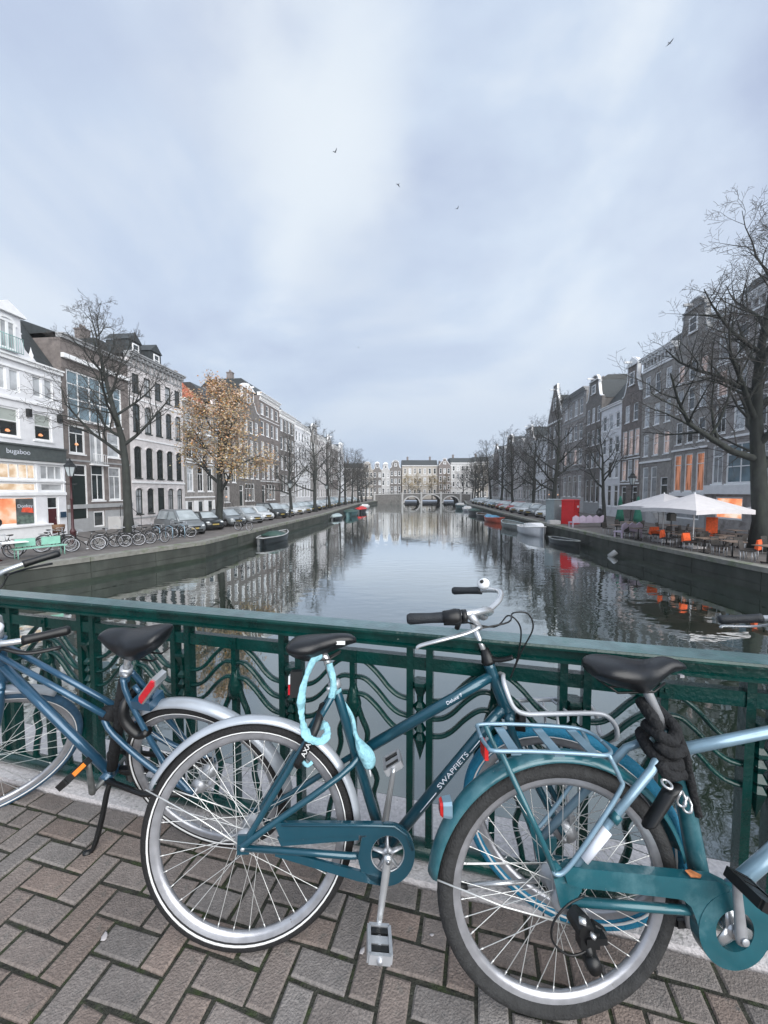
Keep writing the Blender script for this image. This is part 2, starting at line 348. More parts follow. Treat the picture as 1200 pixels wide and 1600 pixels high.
def brick_mesh(l, w, k):
    r = random.Random(k); h0 = .0045; c = .005; b = MB(); l -= .0105; w -= .0105
    z = [r.uniform(-.0025,.002) for _ in range(4)]
    j = lambda: r.uniform(-.002,.002)
    bot = [(-l/2,-w/2,-.05),(l/2,-w/2,-.05),(l/2,w/2,-.05),(-l/2,w/2,-.05)]
    mid = [(p[0]+j(), p[1]+j(), z[i]-h0) for i, p in enumerate(bot)]
    top = [(p[0]-math.copysign(c+abs(j())*2,p[0]), p[1]-math.copysign(c,p[1]), z[i]) for i, p in enumerate(mid)]
    b.add(bot+mid+top, [(0,1,5,4),(1,2,6,5),(2,3,7,6),(3,0,4,7),(4,5,9,8),(5,6,10,9),(6,7,11,10),(7,4,8,11),(8,9,10,11)])
    return b
BR = [brick_mesh(.186,.093,k) for k in range(8)]; BRm = [q.mesh('brick', M['brick']) for q in BR]; HB = brick_mesh(.093,.093,77); HBm = HB.mesh('brick', M['brick'])
stuff = MB(FM); nb = 0; cand = []
for i in range(-30, 26):     # border course along the kerb
    cand.append((i*.186+.07, -.088-.049, 0))
for a in range(-90, 70):
    for bb in range(0, 40):
        k = (a - bb) % 4; y0 = -.088 - .097 - .093*bb
        if k == 0: cand.append((a*.093+.093, y0-.0465, 0))
        elif k == 3: cand.append((a*.093+.0465, y0-.093, 1))
        elif k == 2 and bb == 0: cand.append((a*.093+.0465, y0-.0465, 2))
for (u, w, o) in cand:
    if u < -6 or u > 5 or w < -4: continue
    P = FM @ Vector((u, w, 0)); k = random.randrange(8)
    d = CAM_Z / max(.05, P.y); vis = P.y > .98 and abs(P.x) < P.y*1.12
    j = random.uniform(-.025,.025)
    if vis and nb < 300:
        q = obj('brick', BRm[k] if o < 2 else HBm, pv, (P.x, P.y, random.uniform(-.003,.003)), (random.uniform(-.01,.01), random.uniform(-.014,.014), FA + o*math.pi/2 + j)); nb += 1
    else:
        mm = Matrix.Translation((u, w, random.uniform(-.003,.003))) @ Matrix.Rotation(o*math.pi/2 + j, 4, 'Z')
        stuff.add([tuple(mm @ Vector(p)) for p in (BR[k] if o < 2 else HB).v], BR[k].f)
q = stuff.build('paving', M['brick_s'], pv); tag(q, kind='stuff')

# ------------------------------------------------------------------ bridge railing
rail = thing('bridge_railing', 'dark green cast iron bridge railing with wave bars behind the bicycles', 'railing', FO, FA)
def rp(bm, name): return bm.build(name, M['green'], rail)
b = MB(); sec = [(-.045,.947),(.045,.947),(.05,.94),(.05,.932),(.03,.926),(.03,.90),(.042,.895),(.042,.885),(-.042,.885),(-.042,.895),(-.03,.90),(-.03,.926),(-.05,.932),(-.05,.94)]
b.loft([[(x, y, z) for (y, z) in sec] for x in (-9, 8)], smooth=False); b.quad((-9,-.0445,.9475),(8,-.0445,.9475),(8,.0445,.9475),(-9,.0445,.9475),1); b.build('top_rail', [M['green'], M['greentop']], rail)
b = MB(); b.box(-9, 8, -.016, .016, .792, .842); rp(b, 'mid_rail')
b = MB(); b.tube([(-9,0,.055),(8,0,.055)], .036, 12); rp(b, 'bottom_rail')
BAR = MB(); BAR.box(-.013,.013,-.021,.021,.06,.886); BARm = BAR.mesh('bar', M['green'])
def wave(sgn, z0):
    pts = [(sgn*x, 0, z) for x, z in ((.0,z0),(.03,z0+.004),(.06,z0-.006),(.105,z0-.045),(.15,z0-.095),(.19,z0-.122),(.24,z0-.13))]
    b = MB(); b.tube(smoothpts(pts, 4), (.009,.016), 8); return b.mesh('wave_bar', M['green'])
WV = [wave(s, z) for s in (-1,1) for z in (.795,.725,.655)]
def low(sgn):
    pts = [(sgn*x, 0, z) for x, z in ((.012,.63),(.035,.56),(.06,.50),(.055,.44),(.075,.37),(.10,.31),(.085,.24),(.105,.16),(.12,.07))]
    b = MB(); b.tube(smoothpts(pts, 3), (.011,.016), 8); return b.mesh('wave_upright', M['green'])
LW = [low(-1), low(1)]
sp = MB(); sp.box(-.011,.011,-.015,.015,.06,.80); sp.box(-.02,.02,-.024,-.012,.795,.845); sp.box(-.006,.006,-.03,-.02,.815,.83)
sp.lathe([(.0,.56),(.03,.57),(.034,.62),(.018,.68),(.013,.70)], n=8); SPm = sp.mesh('spindle', M['green'])
sr = MB(); sr.lathe([(.034,.745),(.036,.733),(.014,.685),(.012,.66),(.026,.645),(.026,.632),(.012,.62),(.024,.60),(.012,.575),(.027,.55),(.014,.535),(.027,.515),(.0,.42)], n=6, smooth=False); SRm = sr.mesh('spear', M['green'])
cb = MB(); cb.box(-.026,.026,-.012,.012,.30,.316); CBm = cb.mesh('cross_bar', M['green'])
for k in range(-9, 10):
    u = .146 + .55*k
    for s in (-.038, .038): obj('bar', BARm, rail, (u+s, 0, 0))
    obj('spear', SRm, rail, (u, 0, 0))
    for me in WV + LW + [SPm]: obj(me.name.split('.')[0], me, rail, (u-.275, 0, 0))
# ------------------------------------------------------------------ bicycles in front
def bike_matrix(x, y, head, lean, z=0):
    f = Vector((math.cos(R_(head)), math.sin(R_(head)), 0)); l = Vector((-f.y, f.x, 0)); Z = Vector((0,0,1))
    u = Z*math.cos(R_(lean)) + l*math.sin(R_(lean)); s = l*math.cos(R_(lean)) - Z*math.sin(R_(lean))
    return Matrix(((f.x,s.x,u.x,x),(f.y,s.y,u.y,y),(f.z,s.z,u.z,z),(0,0,0,1)))
def steer_matrix(top, bot, ang):
    T = Vector(top); ax = (T - Vector(bot)).normalized()
    return Matrix.Translation(T) @ Matrix.Rotation(R_(ang), 4, ax) @ Matrix.Translation(-T)
def wheel(parent, c, R, tr, tyre, xf=None, rimd=.025, nsp=36, white=True, lab=None, hubr=.022, hubw=.05, seed=0, n=64):
    # rim is the wheel itself; tyre, spokes and hub are its pieces
    rr = R - 2*tr + .006; w = .013; cx = (c[0], 0, c[2])
    b = MB(xf); b.lathe([(rr,-w),(rr+.008,-w-.002),(rr+.008,w+.002),(rr,w),(rr-rimd+.012,w*.8),(rr-rimd,w*.45),(rr-rimd,-w*.45),(rr-rimd+.012,-w*.8)], cx, 'y', n, closed=True)
    rim = b.build('wheel', M['rim'], parent)
    if lab: rim['label'] = lab
    b = MB(xf); prof = [(R-tr+tr*math.cos(2*math.pi*i/12), tr*math.sin(2*math.pi*i/12)) for i in range(12)]
    b.lathe(prof, cx, 'y', n, closed=True)
    if white:
        for s in (-1, 1):
            q = [(R-tr*1.55, s*tr*.86), (R-tr*1.32, s*tr*.985), (R-tr*1.32, s*(tr*.985-.002)), (R-tr*1.55, s*(tr*.86-.002))]
            b.lathe([(r_, h+s*.0012) for r_, h in q], cx, 'y', n, closed=True, mat=1)
    b.build('tyre', [tyre, M['stripe']], rim)
    b = MB(xf); rnd = random.Random(seed); ph = rnd.uniform(0, 6)
    for i in range(nsp):
        a = ph + 2*math.pi*i/nsp; sd = 1 if i % 2 else -1; off = (1 if (i//2) % 2 else -1)*R_(62)
        p0 = (cx[0]+hubr*1.15*math.cos(a+off), sd*hubw*.62, cx[2]+hubr*1.15*math.sin(a+off)); p1 = (cx[0]+(rr-rimd)*math.cos(a), 0, cx[2]+(rr-rimd)*math.sin(a))
        b.tube([p0, p1], .00125, 4, cap=False)
        m1 = tuple(p1[q]+(p0[q]-p1[q])*.045 for q in range(3)); b.tube([p1, m1], .0022, 5)
    b.build('spokes', M['spoke'], rim)
    b = MB(xf); h = hubw
    b.lathe([(.004,-h-.025),(.008,-h-.02),(.008,-h),(hubr*.8,-h),(hubr*1.3,-h*.72),(hubr*1.3,-h*.6),(hubr,-h*.5),(hubr,h*.5),(hubr*1.3,h*.6),(hubr*1.3,h*.72),(hubr*.8,h),(.008,h),(.008,h+.02),(.004,h+.025)], cx, 'y', 16)
    b.build('hub', M['alloy'], rim)
    return rim
def mudguard(parent, c, R, a0, a1, m, wd=.052, xf=None, n=40, name='mudguard'):
    b = MB(xf); rings = []
    for i in range(n+1):
        a = R_(a0 + (a1-a0)*i/n); ring = []
        pr = [(-wd/2,-.012),(-wd*.42,-.002),(-wd*.2,.006),(0,.008),(wd*.2,.006),(wd*.42,-.002),(wd/2,-.012)]
        full = pr + [(y*.96, h-.002) for y, h in reversed(pr)]
        for y, h in full: ring.append((c[0]+(R+h)*math.cos(a), y, c[2]+(R+h)*math.sin(a)))
        rings.append(ring)
    b.loft(rings); return b.build(name, m, parent)
def saddle(parent, st, m=None, badge=None):
    b = MB(); rings = []
    sp = smoothpts([(x, w, 0) for x, w, zt, zb in st], 4); sq = smoothpts([(x, zt, zb) for x, w, zt, zb in st], 4)
    for p, q in zip(sp, sq):
        ring = []; w = p.y; zt = q.y; zb = q.z; h = zt - zb
        for k in range(16):
            a = 2*math.pi*k/16; ca, sa = math.cos(a), math.sin(a)
            y = w*math.copysign(abs(ca)**.75, ca)
            z = zb + h*.5 + (h*.5*abs(sa)**.8 if sa > 0 else -h*.5*abs(sa)**1.5)
            if sa < 0: y *= 1 - .22*abs(sa)
            ring.append((p.x, y, z))
        rings.append(ring)
    b.loft(rings); s = b.build('saddle', m or M['saddle'], parent)
    return s
def rail_under(parent, x0, x1, z, pz):
    b = MB()
    for s in (-1,1): b.tube([(x0, s*.03, z), (x0+.03, s*.022, z-.022), (x1-.04, s*.02, z-.022), (x1, s*.012, z)], .0035, 6)
    b.build('saddle_rail', M['black'], parent)
def bars(parent, pts_r, m, r=.011, xf=None, grip_r=.0165, gm=None, both=True):
    b = MB(xf); P = smoothpts(pts_r, 5); Q = [Vector((p.x, -p.y, p.z)) for p in P]
    b.tube(list(reversed(P)) + Q[1:], r, 10)
    h = b.build('handlebar', m, parent)
    for s in (1, -1):
        g = MB(xf); e = Vector((P[-1].x, s*P[-1].y, P[-1].z)); d = Vector((pts_r[-2][0], s*pts_r[-2][1], pts_r[-2][2])); d = e + (d-e).normalized()*.125
        o_ = e + (e-d).normalized()*.008
        g.tube([o_, e, e+(d-e)*.2, e+(d-e)*.5, e+(d-e)*.9, d], [grip_r*.8, grip_r*1.05, grip_r, grip_r*.92, grip_r, grip_r*1.08], 12)
        g.build('grip', gm or M['grip'], h)
    return h
def pedal(parent, c, xf=None, m=None, tilt=0, n=2):
    b = MB(); w, l, h = .045, .031, .012
    for s in (-1, 1): b.box(-l, l, s*w-.005, s*w+.005, -h, h); 
    for s in (-1, 1): b.box(s*l-.005, s*l+.005, -w, w, -h, h)
    b.box(-l, l, -.012, .012, -.009, .009); b.tube([(0,-w-.012,0),(0,w,0)], .008, 8)
    for s in (-1, 1): b.box(-l+.006, l-.006, s*.027-.009, s*.027+.009, -.0105, .0105, 1)
    T = Matrix.Translation(c) @ Matrix.Rotation(R_(tilt), 4, 'Y'); b.v = [tuple(T @ Vector(p)) for p in b.v]
    p = b.build('pedal', [m or M['alloy'], M['black']], parent); return p
def text(parent, name, s, mw, m, size, ext=.0006):
    cu = bpy.data.curves.new(name, 'FONT'); cu.body = s; cu.size = size; cu.extrude = ext; cu.align_x = 'CENTER'; cu.align_y = 'CENTER'
    to = bpy.data.objects.new(name, cu); C.objects.link(to)
    dg = bpy.context.evaluated_depsgraph_get(); me = bpy.data.meshes.new_from_object(to.evaluated_get(dg))
    bpy.data.objects.remove(to); me.materials.clear(); me.materials.append(m); me.transform(mw)
    return obj(name, me, parent)
def tube_part(parent, name, pts, r, m, n=12, xf=None, smooth=0):
    b = MB(xf); b.tube(smoothpts(pts, smooth) if smooth else pts, r, n); return b.build(name, m, parent)

# ---- B: the middle bicycle, facing right, cyan lock on the seat post
B = thing('bicycle', 'dark teal city bicycle with silver front rack and bright blue front tyre, in the middle', 'bicycle', mw=bike_matrix(-.446, 1.162, 3, 10), group='bicycles leaning on the railing')
tl = M['teal']
f = MB()
f.tube([(.455,0,.27),(.288,0,.79),(.281,0,.815)], [.017,.0165,.0165], 14)                        # seat tube
f.tube([(.832,0,.875),(.838,0,.86),(.890,0,.71),(.896,0,.69)], [.0215,.02,.0215,.023], 14)       # head tube
f.tube([(.845,0,.832),(.75,0,.782),(.37,0,.588)], [(.019,.017)]*3, 14)                            # top tube
f.tube([(.885,0,.725),(.80,0,.64),(.47,0,.295)], .0195, 14)                                         # down tube
f.tube([(.45,-.035,.285),(.45,.035,.285)], .023, 14)
for s in (-1, 1):
    f.tube(smoothpts([(.274,s*.018,.785),(.25,s*.04,.745),(.02,s*.062,.385),(0,s*.064,.35)], 3), .0105, 10)
    f.tube(smoothpts([(.372,s*.012,.587),(.30,s*.045,.535),(.03,s*.066,.375),(-.004,s*.068,.35)], 3), .0105, 10)
    f.tube([(.43,s*.03,.285),(.34,s*.05,.298),(0,s*.066,.348)], .0105, 10)
    f.box(-.018,.02,s*.066-.004,s*.066+.004,.33,.385)
fr_ = f.build('frame', tl, B)
# lettering on the down tube and top tube, on the side towards the street
d = Vector((.885-.47, 0, .725-.295)).normalized()
def on_tube(p, d, yoff): 
    u = Vector((-d.z, 0, d.x)); return Matrix(((d.x,u.x,0,p[0]),(0,0,-1,yoff),(d.z,u.z,0,p[2]),(0,0,0,1)))
text(fr_, 'lettering', 'SWAPFIETS', on_tube((.688,0,.527), d, -.0192) @ Matrix.Scale(1.3, 4, (1,0,0)), M['sticker'], .0235)
d2 = Vector((.475, 0, .244)).normalized(); text(fr_, 'lettering', 'Deluxe 7', on_tube((.70,0,.759), d2, -.0168), M['sticker'], .017)
b = MB()
for a0, a1 in ((.30,.385),(.60,.70)):
    p = Vector((.47,0,.295)) + d*a0*.6*1.0; 
for (xa, xb) in ((.572,.628),(.748,.785)):
    za = .295+(xa-.47)*.43/.415; zb = .295+(xb-.47)*.43/.415; b.tube([(xa,-.0196,za),(xb,-.0196,zb)], .0015, 4)
b.build('lettering', M['sticker'], fr_)
wheel(B, (0,0,.35), .35, .0195, M['tyre'], lab='rear wheel with black tyre', seed=3, hubr=.028, hubw=.055)
mg = mudguard(B, (0,0,.35), .364, 154, -6, M['silverpaint'], wd=.047)
b = MB(); b.tube([(-.335,-.02,.505),(-.15,-.045,.425),(0,-.07,.352)], .0022, 6); b.tube([(-.335,.02,.505),(0,.07,.352)], .0022, 6); b.build('stay', M['spoke'], mg)
SMx = steer_matrix((.837,0,.865), (.895,0,.704), -28)
b = MB(SMx)
for s in (-1,1): b.tube(smoothpts([(.905,s*.045,.70),(.93,s*.05,.62),(1.03,s*.052,.42),(1.07,s*.054,.35)], 4), [.0135,.0135,.0135,.0135,.0135,.0135,.0125,.012,.011,.010,.010,.009,.009], 10)
b.tube([(.905,-.05,.70),(.905,.05,.70)], .016, 10); b.tube([(.896,0,.69),(.90,0,.70)], .021, 12)
b.build('fork', tl, B)
wheel(B, (1.07,0,.345), .345, .0225, M['tyre_blue'], xf=SMx, lab='front wheel with bright blue tyre', seed=5, hubr=.03, hubw=.045, rimd=.028)
b = MB(SMx); b.tube([(.833,0,.876),(.785,0,1.003)], .0105, 10)
b.tube(smoothpts([(.787,0,.996),(.785,0,1.02),(.80,0,1.045),(.822,0,1.055)], 3), .0145, 10); b.tube([(.822,-.026,1.055),(.822,.026,1.055)], .0185, 12)
st_ = b.build('stem', M['chrome'], B)
b = MB(SMx); b.tube([(.835,0,.874),(.832,0,.883),(.829,0,.893),(.82,0,.925)], [.024,.0255,.022,.014], 14)
b.tube(smoothpts([(.83,0,.893),(.87,-.005,.893),(.905,-.01,.905),(.918,-.01,.912)], 3), [(.008,.014)]*10, 8); b.build('headset_cover', M['black'], B)
SMt = SMx @ Matrix.Translation((.822,0,1.055)) @ Matrix.Rotation(R_(-5.5), 4, 'X') @ Matrix.Translation((-.822,0,-1.055))
hb = bars(B, [(.822,0,1.055),(.84,-.05,1.066),(.862,-.12,1.088),(.858,-.19,1.104),(.825,-.245,1.104),(.745,-.283,1.092),(.645,-.30,1.082)], M['chrome'], xf=SMt)
SMy = SMt @ Matrix.Translation((.045,0,.021))
b = MB(SMy); b.tube([(.700,-.283,1.069),(.72,-.277,1.071),(.735,-.272,1.073),(.75,-.266,1.075)], [.0215,.023,.0255,.022], 14); b.tube([(.752,-.265,1.074),(.765,-.259,1.075)], .021, 12)
b.tube([(.745,-.262,1.06),(.735,-.255,1.035)], .008, 8); b.build('gear_shifter', M['black'], hb)
b = MB(SMy); b.tube([(.775,-.257,1.079),(.79,-.248,1.06),(.80,-.225,1.035)], [.013,.010,.008], 8); b.build('brake_clamp', M['alloy'], hb)
b = MB(SMy); b.tube(smoothpts([(.802,-.245,1.045),(.77,-.275,1.03),(.71,-.315,1.015),(.645,-.335,.995),(.635,-.337,.985)], 4), [(.005,.009)]*17, 8); b.build('brake_lever', M['chrome'], hb)
b = MB(SMy @ Matrix.Translation((.735,.272,1.10)) @ Matrix.Rotation(R_(48), 4, 'X') @ Matrix.Rotation(R_(-15), 4, 'Y'))
b.lathe([(.012,-.02),(.022,-.008),(.027,.004),(.025,.012),(.016,.019),(.0,.0215)], n=20); b.lathe([(.0085,.0205),(.0085,.024),(0,.0245)], n=12, mat=1)
b.build('bell', [M['white'], M['black']], hb)
b = MB()
P1 = SMy @ Vector((.80,-.225,1.035)); P2 = SMy @ Vector((.74,-.255,1.06))
b.tube(smoothpts([P1, P1+Vector((.10,.03,.012)), (.885,-.12,1.066),(.945,-.10,1.06),(.965,-.09,1.01),(.935,-.06,.93),(.905,-.03,.84)], 5), .0028, 6)
b.tube(smoothpts([P2, P1+Vector((.05,.02,.0)), (.875,-.10,1.055),(.915,-.085,1.03),(.93,-.07,.985),(.92,-.05,.90),(.90,-.03,.83)], 5), .0028, 6)
b.build('cable', M['black'], hb)
tube_part(B, 'seat_post', [(.2815,0,.81),(.253,0,.895),(.246,0,.91),(.225,0,.915)], .0132, M['chrome'])
b = MB(); b.tube([(.284,0,.803),(.276,0,.826)], .0215, 14); b.tube([(.278,-.016,.812),(.256,-.03,.808)], .007, 8); b.build('seat_clamp', M['alloy'], B)
b = MB(); b.tube([(.289,0,.786),(.285,0,.796)], .0178, 14); b.build('seat_tube_band', M['cyan'], B)
s_ = saddle(B, [(.115,.045,.957,.932),(.132,.082,.973,.918),(.165,.094,.979,.906),(.205,.088,.982,.904),(.245,.060,.985,.918),(.295,.036,.988,.936),(.335,.029,.984,.95),(.356,.016,.97,.955)])
b = MB(Matrix.Translation((.30,-.0355,.963)) @ Matrix.Rotation(R_(-6), 4, 'Z')); b.box(-.018,.018,-.003,.003,-.006,.006); b.build('saddle_badge', M['stripe'], s_)
rail_under(B, .15, .30, .925, .9)
# chain guard with ring round the chainring
y0, y1 = -.066, -.056; cx, cz = (.458,.308)
g = MB(); ring_o = []; ring_i = []
for i in range(49):
    a = R_(90 - 360*i/48); ring_o.append((cx+.088*math.cos(a), cz+.092*math.sin(a))); ring_i.append((cx+.054*math.cos(a), cz+.055*math.sin(a)))
g.strip(ring_o, ring_i, y0, y1)
g.prism([(.095,.418),(.44,.402),(.44,.367),(.30,.372),(.118,.366)], y0-.004, y1)
g.prism([(.105,.37),(.30,.376),(.365,.372),(.365,.352),(.118,.345)], y0+.002, y1)
g.prism([(.10,.318),(.20,.286),(.36,.235),(.45,.214),(.45,.235),(.37,.262),(.2,.31),(.10,.332)], y0, y1)
g.prism([(.375,.36),(.40,.365),(.40,.25),(.375,.25),(.362,.30)], y0+.001, y1)
g.tube([(.12,y0-.004,.411),(.43,y0-.004,.396),(.48,y0-.004,.392),(.52,y0-.004,.365),(.538,y0-.004,.32)], .004, 6)
g.build('chain_guard', M['teal2'] if False else tl, B)
b = MB(); 
for k in range(5):
    a = R_(90 + 72*k); b.tube([(cx,-.06,cz),(cx+.05*math.cos(a),-.058,cz+.05*math.sin(a))], [(.014,.005),(.008,.004)], 8, flat=(0,1,0))
b.lathe([(.052,-.062),(.058,-.062),(.058,-.056),(.052,-.056)], (cx,0,cz), 'y', 40, closed=True); b.lathe([(.0,-.066),(.016,-.066),(.018,-.055)], (cx,0,cz), 'y', 16)
b.build('chainring', M['alloy'], B)
b = MB(); b.tube([(cx,-.088,cz+.014),(cx-.001,-.088,cz),(cx-.03,-.10,.145),(cx-.031,-.10,.135)], [(.012,.008),(.0145,.009),(.0095,.007),(.012,.008)], 10, flat=(1,0,0)); b.lathe([(.008,-.1),(.006,-.098)], (cx,0,cz), 'y', 10)
b.tube([(cx,.088,cz-.012),(cx,.088,cz),(cx+.032,.10,.466),(cx+.034,.10,.48)], [(.011,.008),(.0135,.009),(.0085,.007),(.011,.008)], 10, flat=(1,0,0)); b.tube([(cx,-.095,cz),(cx,.095,cz)], .008, 10)
b.build('crank', M['chrome'], B)
pedal(B, (cx-.032,-.155,.135), tilt=8); pedal(B, (cx+.035,.155,.475), tilt=-28)
# front rack fixed to the head tube
b = MB()
for s in (-1, 1):
    b.tube(smoothpts([(.885,0*s,.832),(.872,s*.035,.828),(.872,s*.06,.80),(.893,s*.066,.745),(.935,s*.066,.722),(1.02,s*.066,.72),(1.16,s*.066,.718),(1.215,s*.066,.708),(1.25,s*.06,.672),(1.255,s*.055,.635),(1.245,s*.03,.612),(1.243,0,.606)], 5), .0082, 8)
for x_ in (.955,1.02,1.085,1.15): b.tube([(x_,-.066,.72),(x_+.006,0,.716),(x_,.066,.72)], .0045, 6)
b.tube([(1.05,-.05,.716),(1.06,-.056,.55),(1.069,-.062,.36)], .0045, 6); b.tube([(1.05,.05,.716),(1.069,.062,.36)], .0045, 6)
b.tube([(.87,0,.81),(.855,0,.80)], .01, 8); b.tube([(.90,0,.745),(.885,0,.735)], .01, 8)
b.build('front_rack', mat('silver_rack', (.52,.55,.59), .35, .25, var=.06), B)
b = MB(SMx); b.box(.915,.955,-.02,.02,.655,.69); b.tube([(.93,0,.69),(.93,0,.712)], .006, 6); b.build('front_lamp', M['black'], B)
# ring lock behind the seat stays
b = MB(); b.tube(smoothpts([(.165,-.068,.585),(.20,-.07,.65),(.225,-.066,.70),(.235,-.03,.73),(.235,.03,.73),(.225,.066,.70),(.165,.068,.585)], 4), [(.014,.016)]*25, 8); lk = b.build('ring_lock', M['black'], B)
dd = Vector((.05,0,.10)).normalized(); text(lk, 'lettering', 'AXA', on_tube((.196,0,.640), dd, -.0865), M['stripe'], .022)
b = MB(); b.tube([(.158,0,.575),(.162,0,.60)], .012, 8); b.tube(smoothpts([(.185,-.075,.60),(.20,-.08,.59),(.215,-.078,.60)], 3), .006, 8); b.build('lock_key', M['cyan'], lk)
b = MB(); b.box(-.02,.02,-.016,.016,-.045,.045); b.v = [tuple(Matrix.Translation((.135,.07,.80)) @ Vector(p)) for p in b.v]; b.build('rear_lamp', M['black'], B)
b = MB(); b.box(.108,.115,.055,.085,.765,.80,0); b.box(.108,.115,.055,.085,.801,.83,1); b.build('rear_reflector', [M['red'], M['white']], B)

ck = thing('chain_lock', 'bright cyan fabric sleeved chain lock looped round the silver seat post', 'bicycle lock', mw=B.matrix_world.copy())
b = MB(); rnd = random.Random(5)
P = smoothpts([(.235,-.03,.925),(.212,-.05,.912),(.19,-.08,.86),(.178,-.085,.80),(.181,-.086,.74),(.192,-.086,.695),(.215,-.09,.672),(.245,-.088,.667),(.262,-.08,.682),(.258,-.062,.70),(.24,-.05,.70)], 6)
b.tube(P, [(.0135+.003*math.sin(i*.45)+rnd.uniform(-.002,.002), .0055+.002*math.sin(i*.7+1)) for i in range(len(P))], 12)
P = smoothpts([(.262,-.02,.89),(.278,-.028,.83),(.272,-.03,.78)], 6); b.tube(P, [.012+rnd.uniform(-.001,.001) for _ in P], 10)
P = smoothpts([(.272,.03,.79),(.335,.035,.70),(.352,-.012,.655),(.372,-.03,.62),(.396,-.034,.585),(.40,-.03,.555)], 6); b.tube(P, [.008+.017*max(0,math.sin((i/len(P)-.45)*5.2)) if i/len(P) > .45 else .008 for i in range(len(P))], 12)
b.build('chain_sleeve', M['cyan'], ck)
b = MB(); b.tube([(.40,-.03,.553),(.405,-.03,.525)], .003, 6); b.build('cord_end', M['white'], ck)

# ---- D: right bicycle with rear rack, black chain lock
D = thing('bicycle', 'dusty teal city bicycle with pale rear rack and full chain case at the right', 'bicycle', mw=bike_matrix(.502, 1.008, 1.9, 6.1), group='bicycles leaning on the railing')
t2 = M['teal2']
f = MB()
f.tube([(.452,0,.27),(.417,0,.37),(.381,0,.60),(.335,0,.765),(.328,0,.785)], [.026,.026,.024,.019,.018], 14)
f.tube([(.345,0,.716),(.65,0,.767),(.945,0,.805)], .0165, 14, mat=1); f.tube([(.955,0,.86),(.96,0,.84),(1.0,0,.69)], .021, 14)
f.tube([(.455,0,.285),(.628,0,.412),(.98,0,.70)], .021, 14, mat=1)
for s in (-1, 1):
    f.tube([(.31,s*.02,.745),(.25,s*.055,.70),(-.012,s*.068,.435)], .0115, 12, mat=1)
    f.tube([(.44,s*.035,.30),(.33,s*.056,.325),(0,s*.068,.37)], .0115, 12)
f.tube([(.452,-.04,.285),(.452,.04,.285)], .026, 14)
for s in (-1, 1):
    f.prism([(-.055,.475),(-.035,.475),(.0,.43),(.03,.43),(.03,.40),(-.005,.355),(-.03,.36)], s*.07-.004, s*.07+.004)
frD = f.build('frame', [t2, M['lteal']], D)
b = MB(); d = Vector((-.262,0,-.265)).normalized(); n_ = Vector((-d.z,0,d.x)); p = Vector((.105,-.0745,.556)); q = Vector((.035,-.0785,.485))
for s in (-1,): b.tube([p, q], [(.0125,.0135)]*2, 12)
b.build('sticker', M['sticker'], frD)
b = MB(); b.tube([(.142,-.066,.590),(.125,-.066,.573)], .0135, 12); b.build('cable_clip', t2, frD)
wheel(D, (0,0,.35), .35, .0235, M['tyre_worn'], lab='rear wheel with worn grey tyre', seed=11, white=False, hubr=.03, hubw=.06)
mg = mudguard(D, (0,0,.35), .372, 172, 12, t2, wd=.062)
b = MB(); b.tube([(-.355,-.025,.40),(-.18,-.06,.355),(0,-.075,.315)], .0024, 6); b.tube([(-.355,.025,.40),(0,.075,.35)], .0024, 6); b.build('stay', M['spoke'], mg)
b = MB(Matrix.Translation((-.322,0,.578)) @ Matrix.Rotation(R_(-66), 4, 'Y')); b.lathe([(.0,0),(.03,.0),(.036,.012),(.034,.03),(.0,.03)], n=4 if False else 20)
b.v = [(v[0], v[1], v[2]) for v in b.v]
b = MB(); b.loft([[( -.318-.03*k2, y*(1-.12*k2), .575+z*(1-.1*k2)) for (y, z) in ((-.03,-.036),(.03,-.036),(.036,-.02),(.036,.025),(.024,.036),(-.024,.036),(-.036,.025),(-.036,-.02))] for k2 in (-.6,.2,.75)], smooth=False); b.v = [(-.326+(v[0]+.33)*.62, v[1]*.6, .578+(v[2]-.575)*.6) for v in b.v]; tl_ = b.build('tail_lamp', M['lteal'], D)
b = MB(); b.loft([[( -.342-.012*k2, y*(1-.25*k2), .575+z*(1-.2*k2)) for (y, z) in ((-.028,-.033),(.028,-.033),(.033,-.02),(.033,.023),(.022,.033),(-.022,.033),(-.033,.023),(-.033,-.02))] for k2 in (0,.6,1)], smooth=False); b.v = [(-.326+(v[0]+.33)*.62, v[1]*.6, .578+(v[2]-.575)*.6) for v in b.v]; b.build('lens', M['redlamp'], tl_)
# rack
b = MB()
for s in (-1, 1): b.tube(smoothpts([(-.215,0,.765),(-.212,s*.05,.768),(-.20,s*.072,.77),(-.10,s*.075,.768),(.05,s*.075,.758),(.11,s*.072,.752),(.14,s*.045,.748),(.145,0,.747)], 4), .0055, 8)
for x_ in (-.14,-.02,.085): b.box(x_-.014, x_+.014, -.072, .072, .757-.05*(x_+.14), .7615-.05*(x_+.14))
for s in (-1, 1):
    b.tube([(-.183,s*.07,.768),(-.075,s*.078,.53),(-.04,s*.074,.44)], [(.008,.0065)]*3, 8, mat=1)
    b.tube(smoothpts([(.118,s*.07,.752),(.146,s*.072,.69),(.142,s*.074,.655),(.03,s*.078,.51),(-.02,s*.078,.455),(-.045,s*.076,.45),(-.05,s*.074,.47)], 4), .0062, 8)
rk = b.build('rear_rack', [M['lteal'], t2], D)
b = MB(); b.box(-.213,-.202,-.022,.022,.715,.757); b.build('rack_reflector', M['redlamp'], rk)
tube_part(D, 'seat_post', [(.335,0,.77),(.285,0,.89),(.28,0,.905)], .0138, M['alloy'])
saddle(D, [(.112,.042,.967,.945),(.13,.072,.985,.932),(.168,.084,.992,.917),(.215,.080,.988,.904),(.262,.060,.981,.89),(.298,.048,.980,.912),(.345,.034,.990,.942),(.38,.027,.982,.952),(.397,.015,.968,.955)])
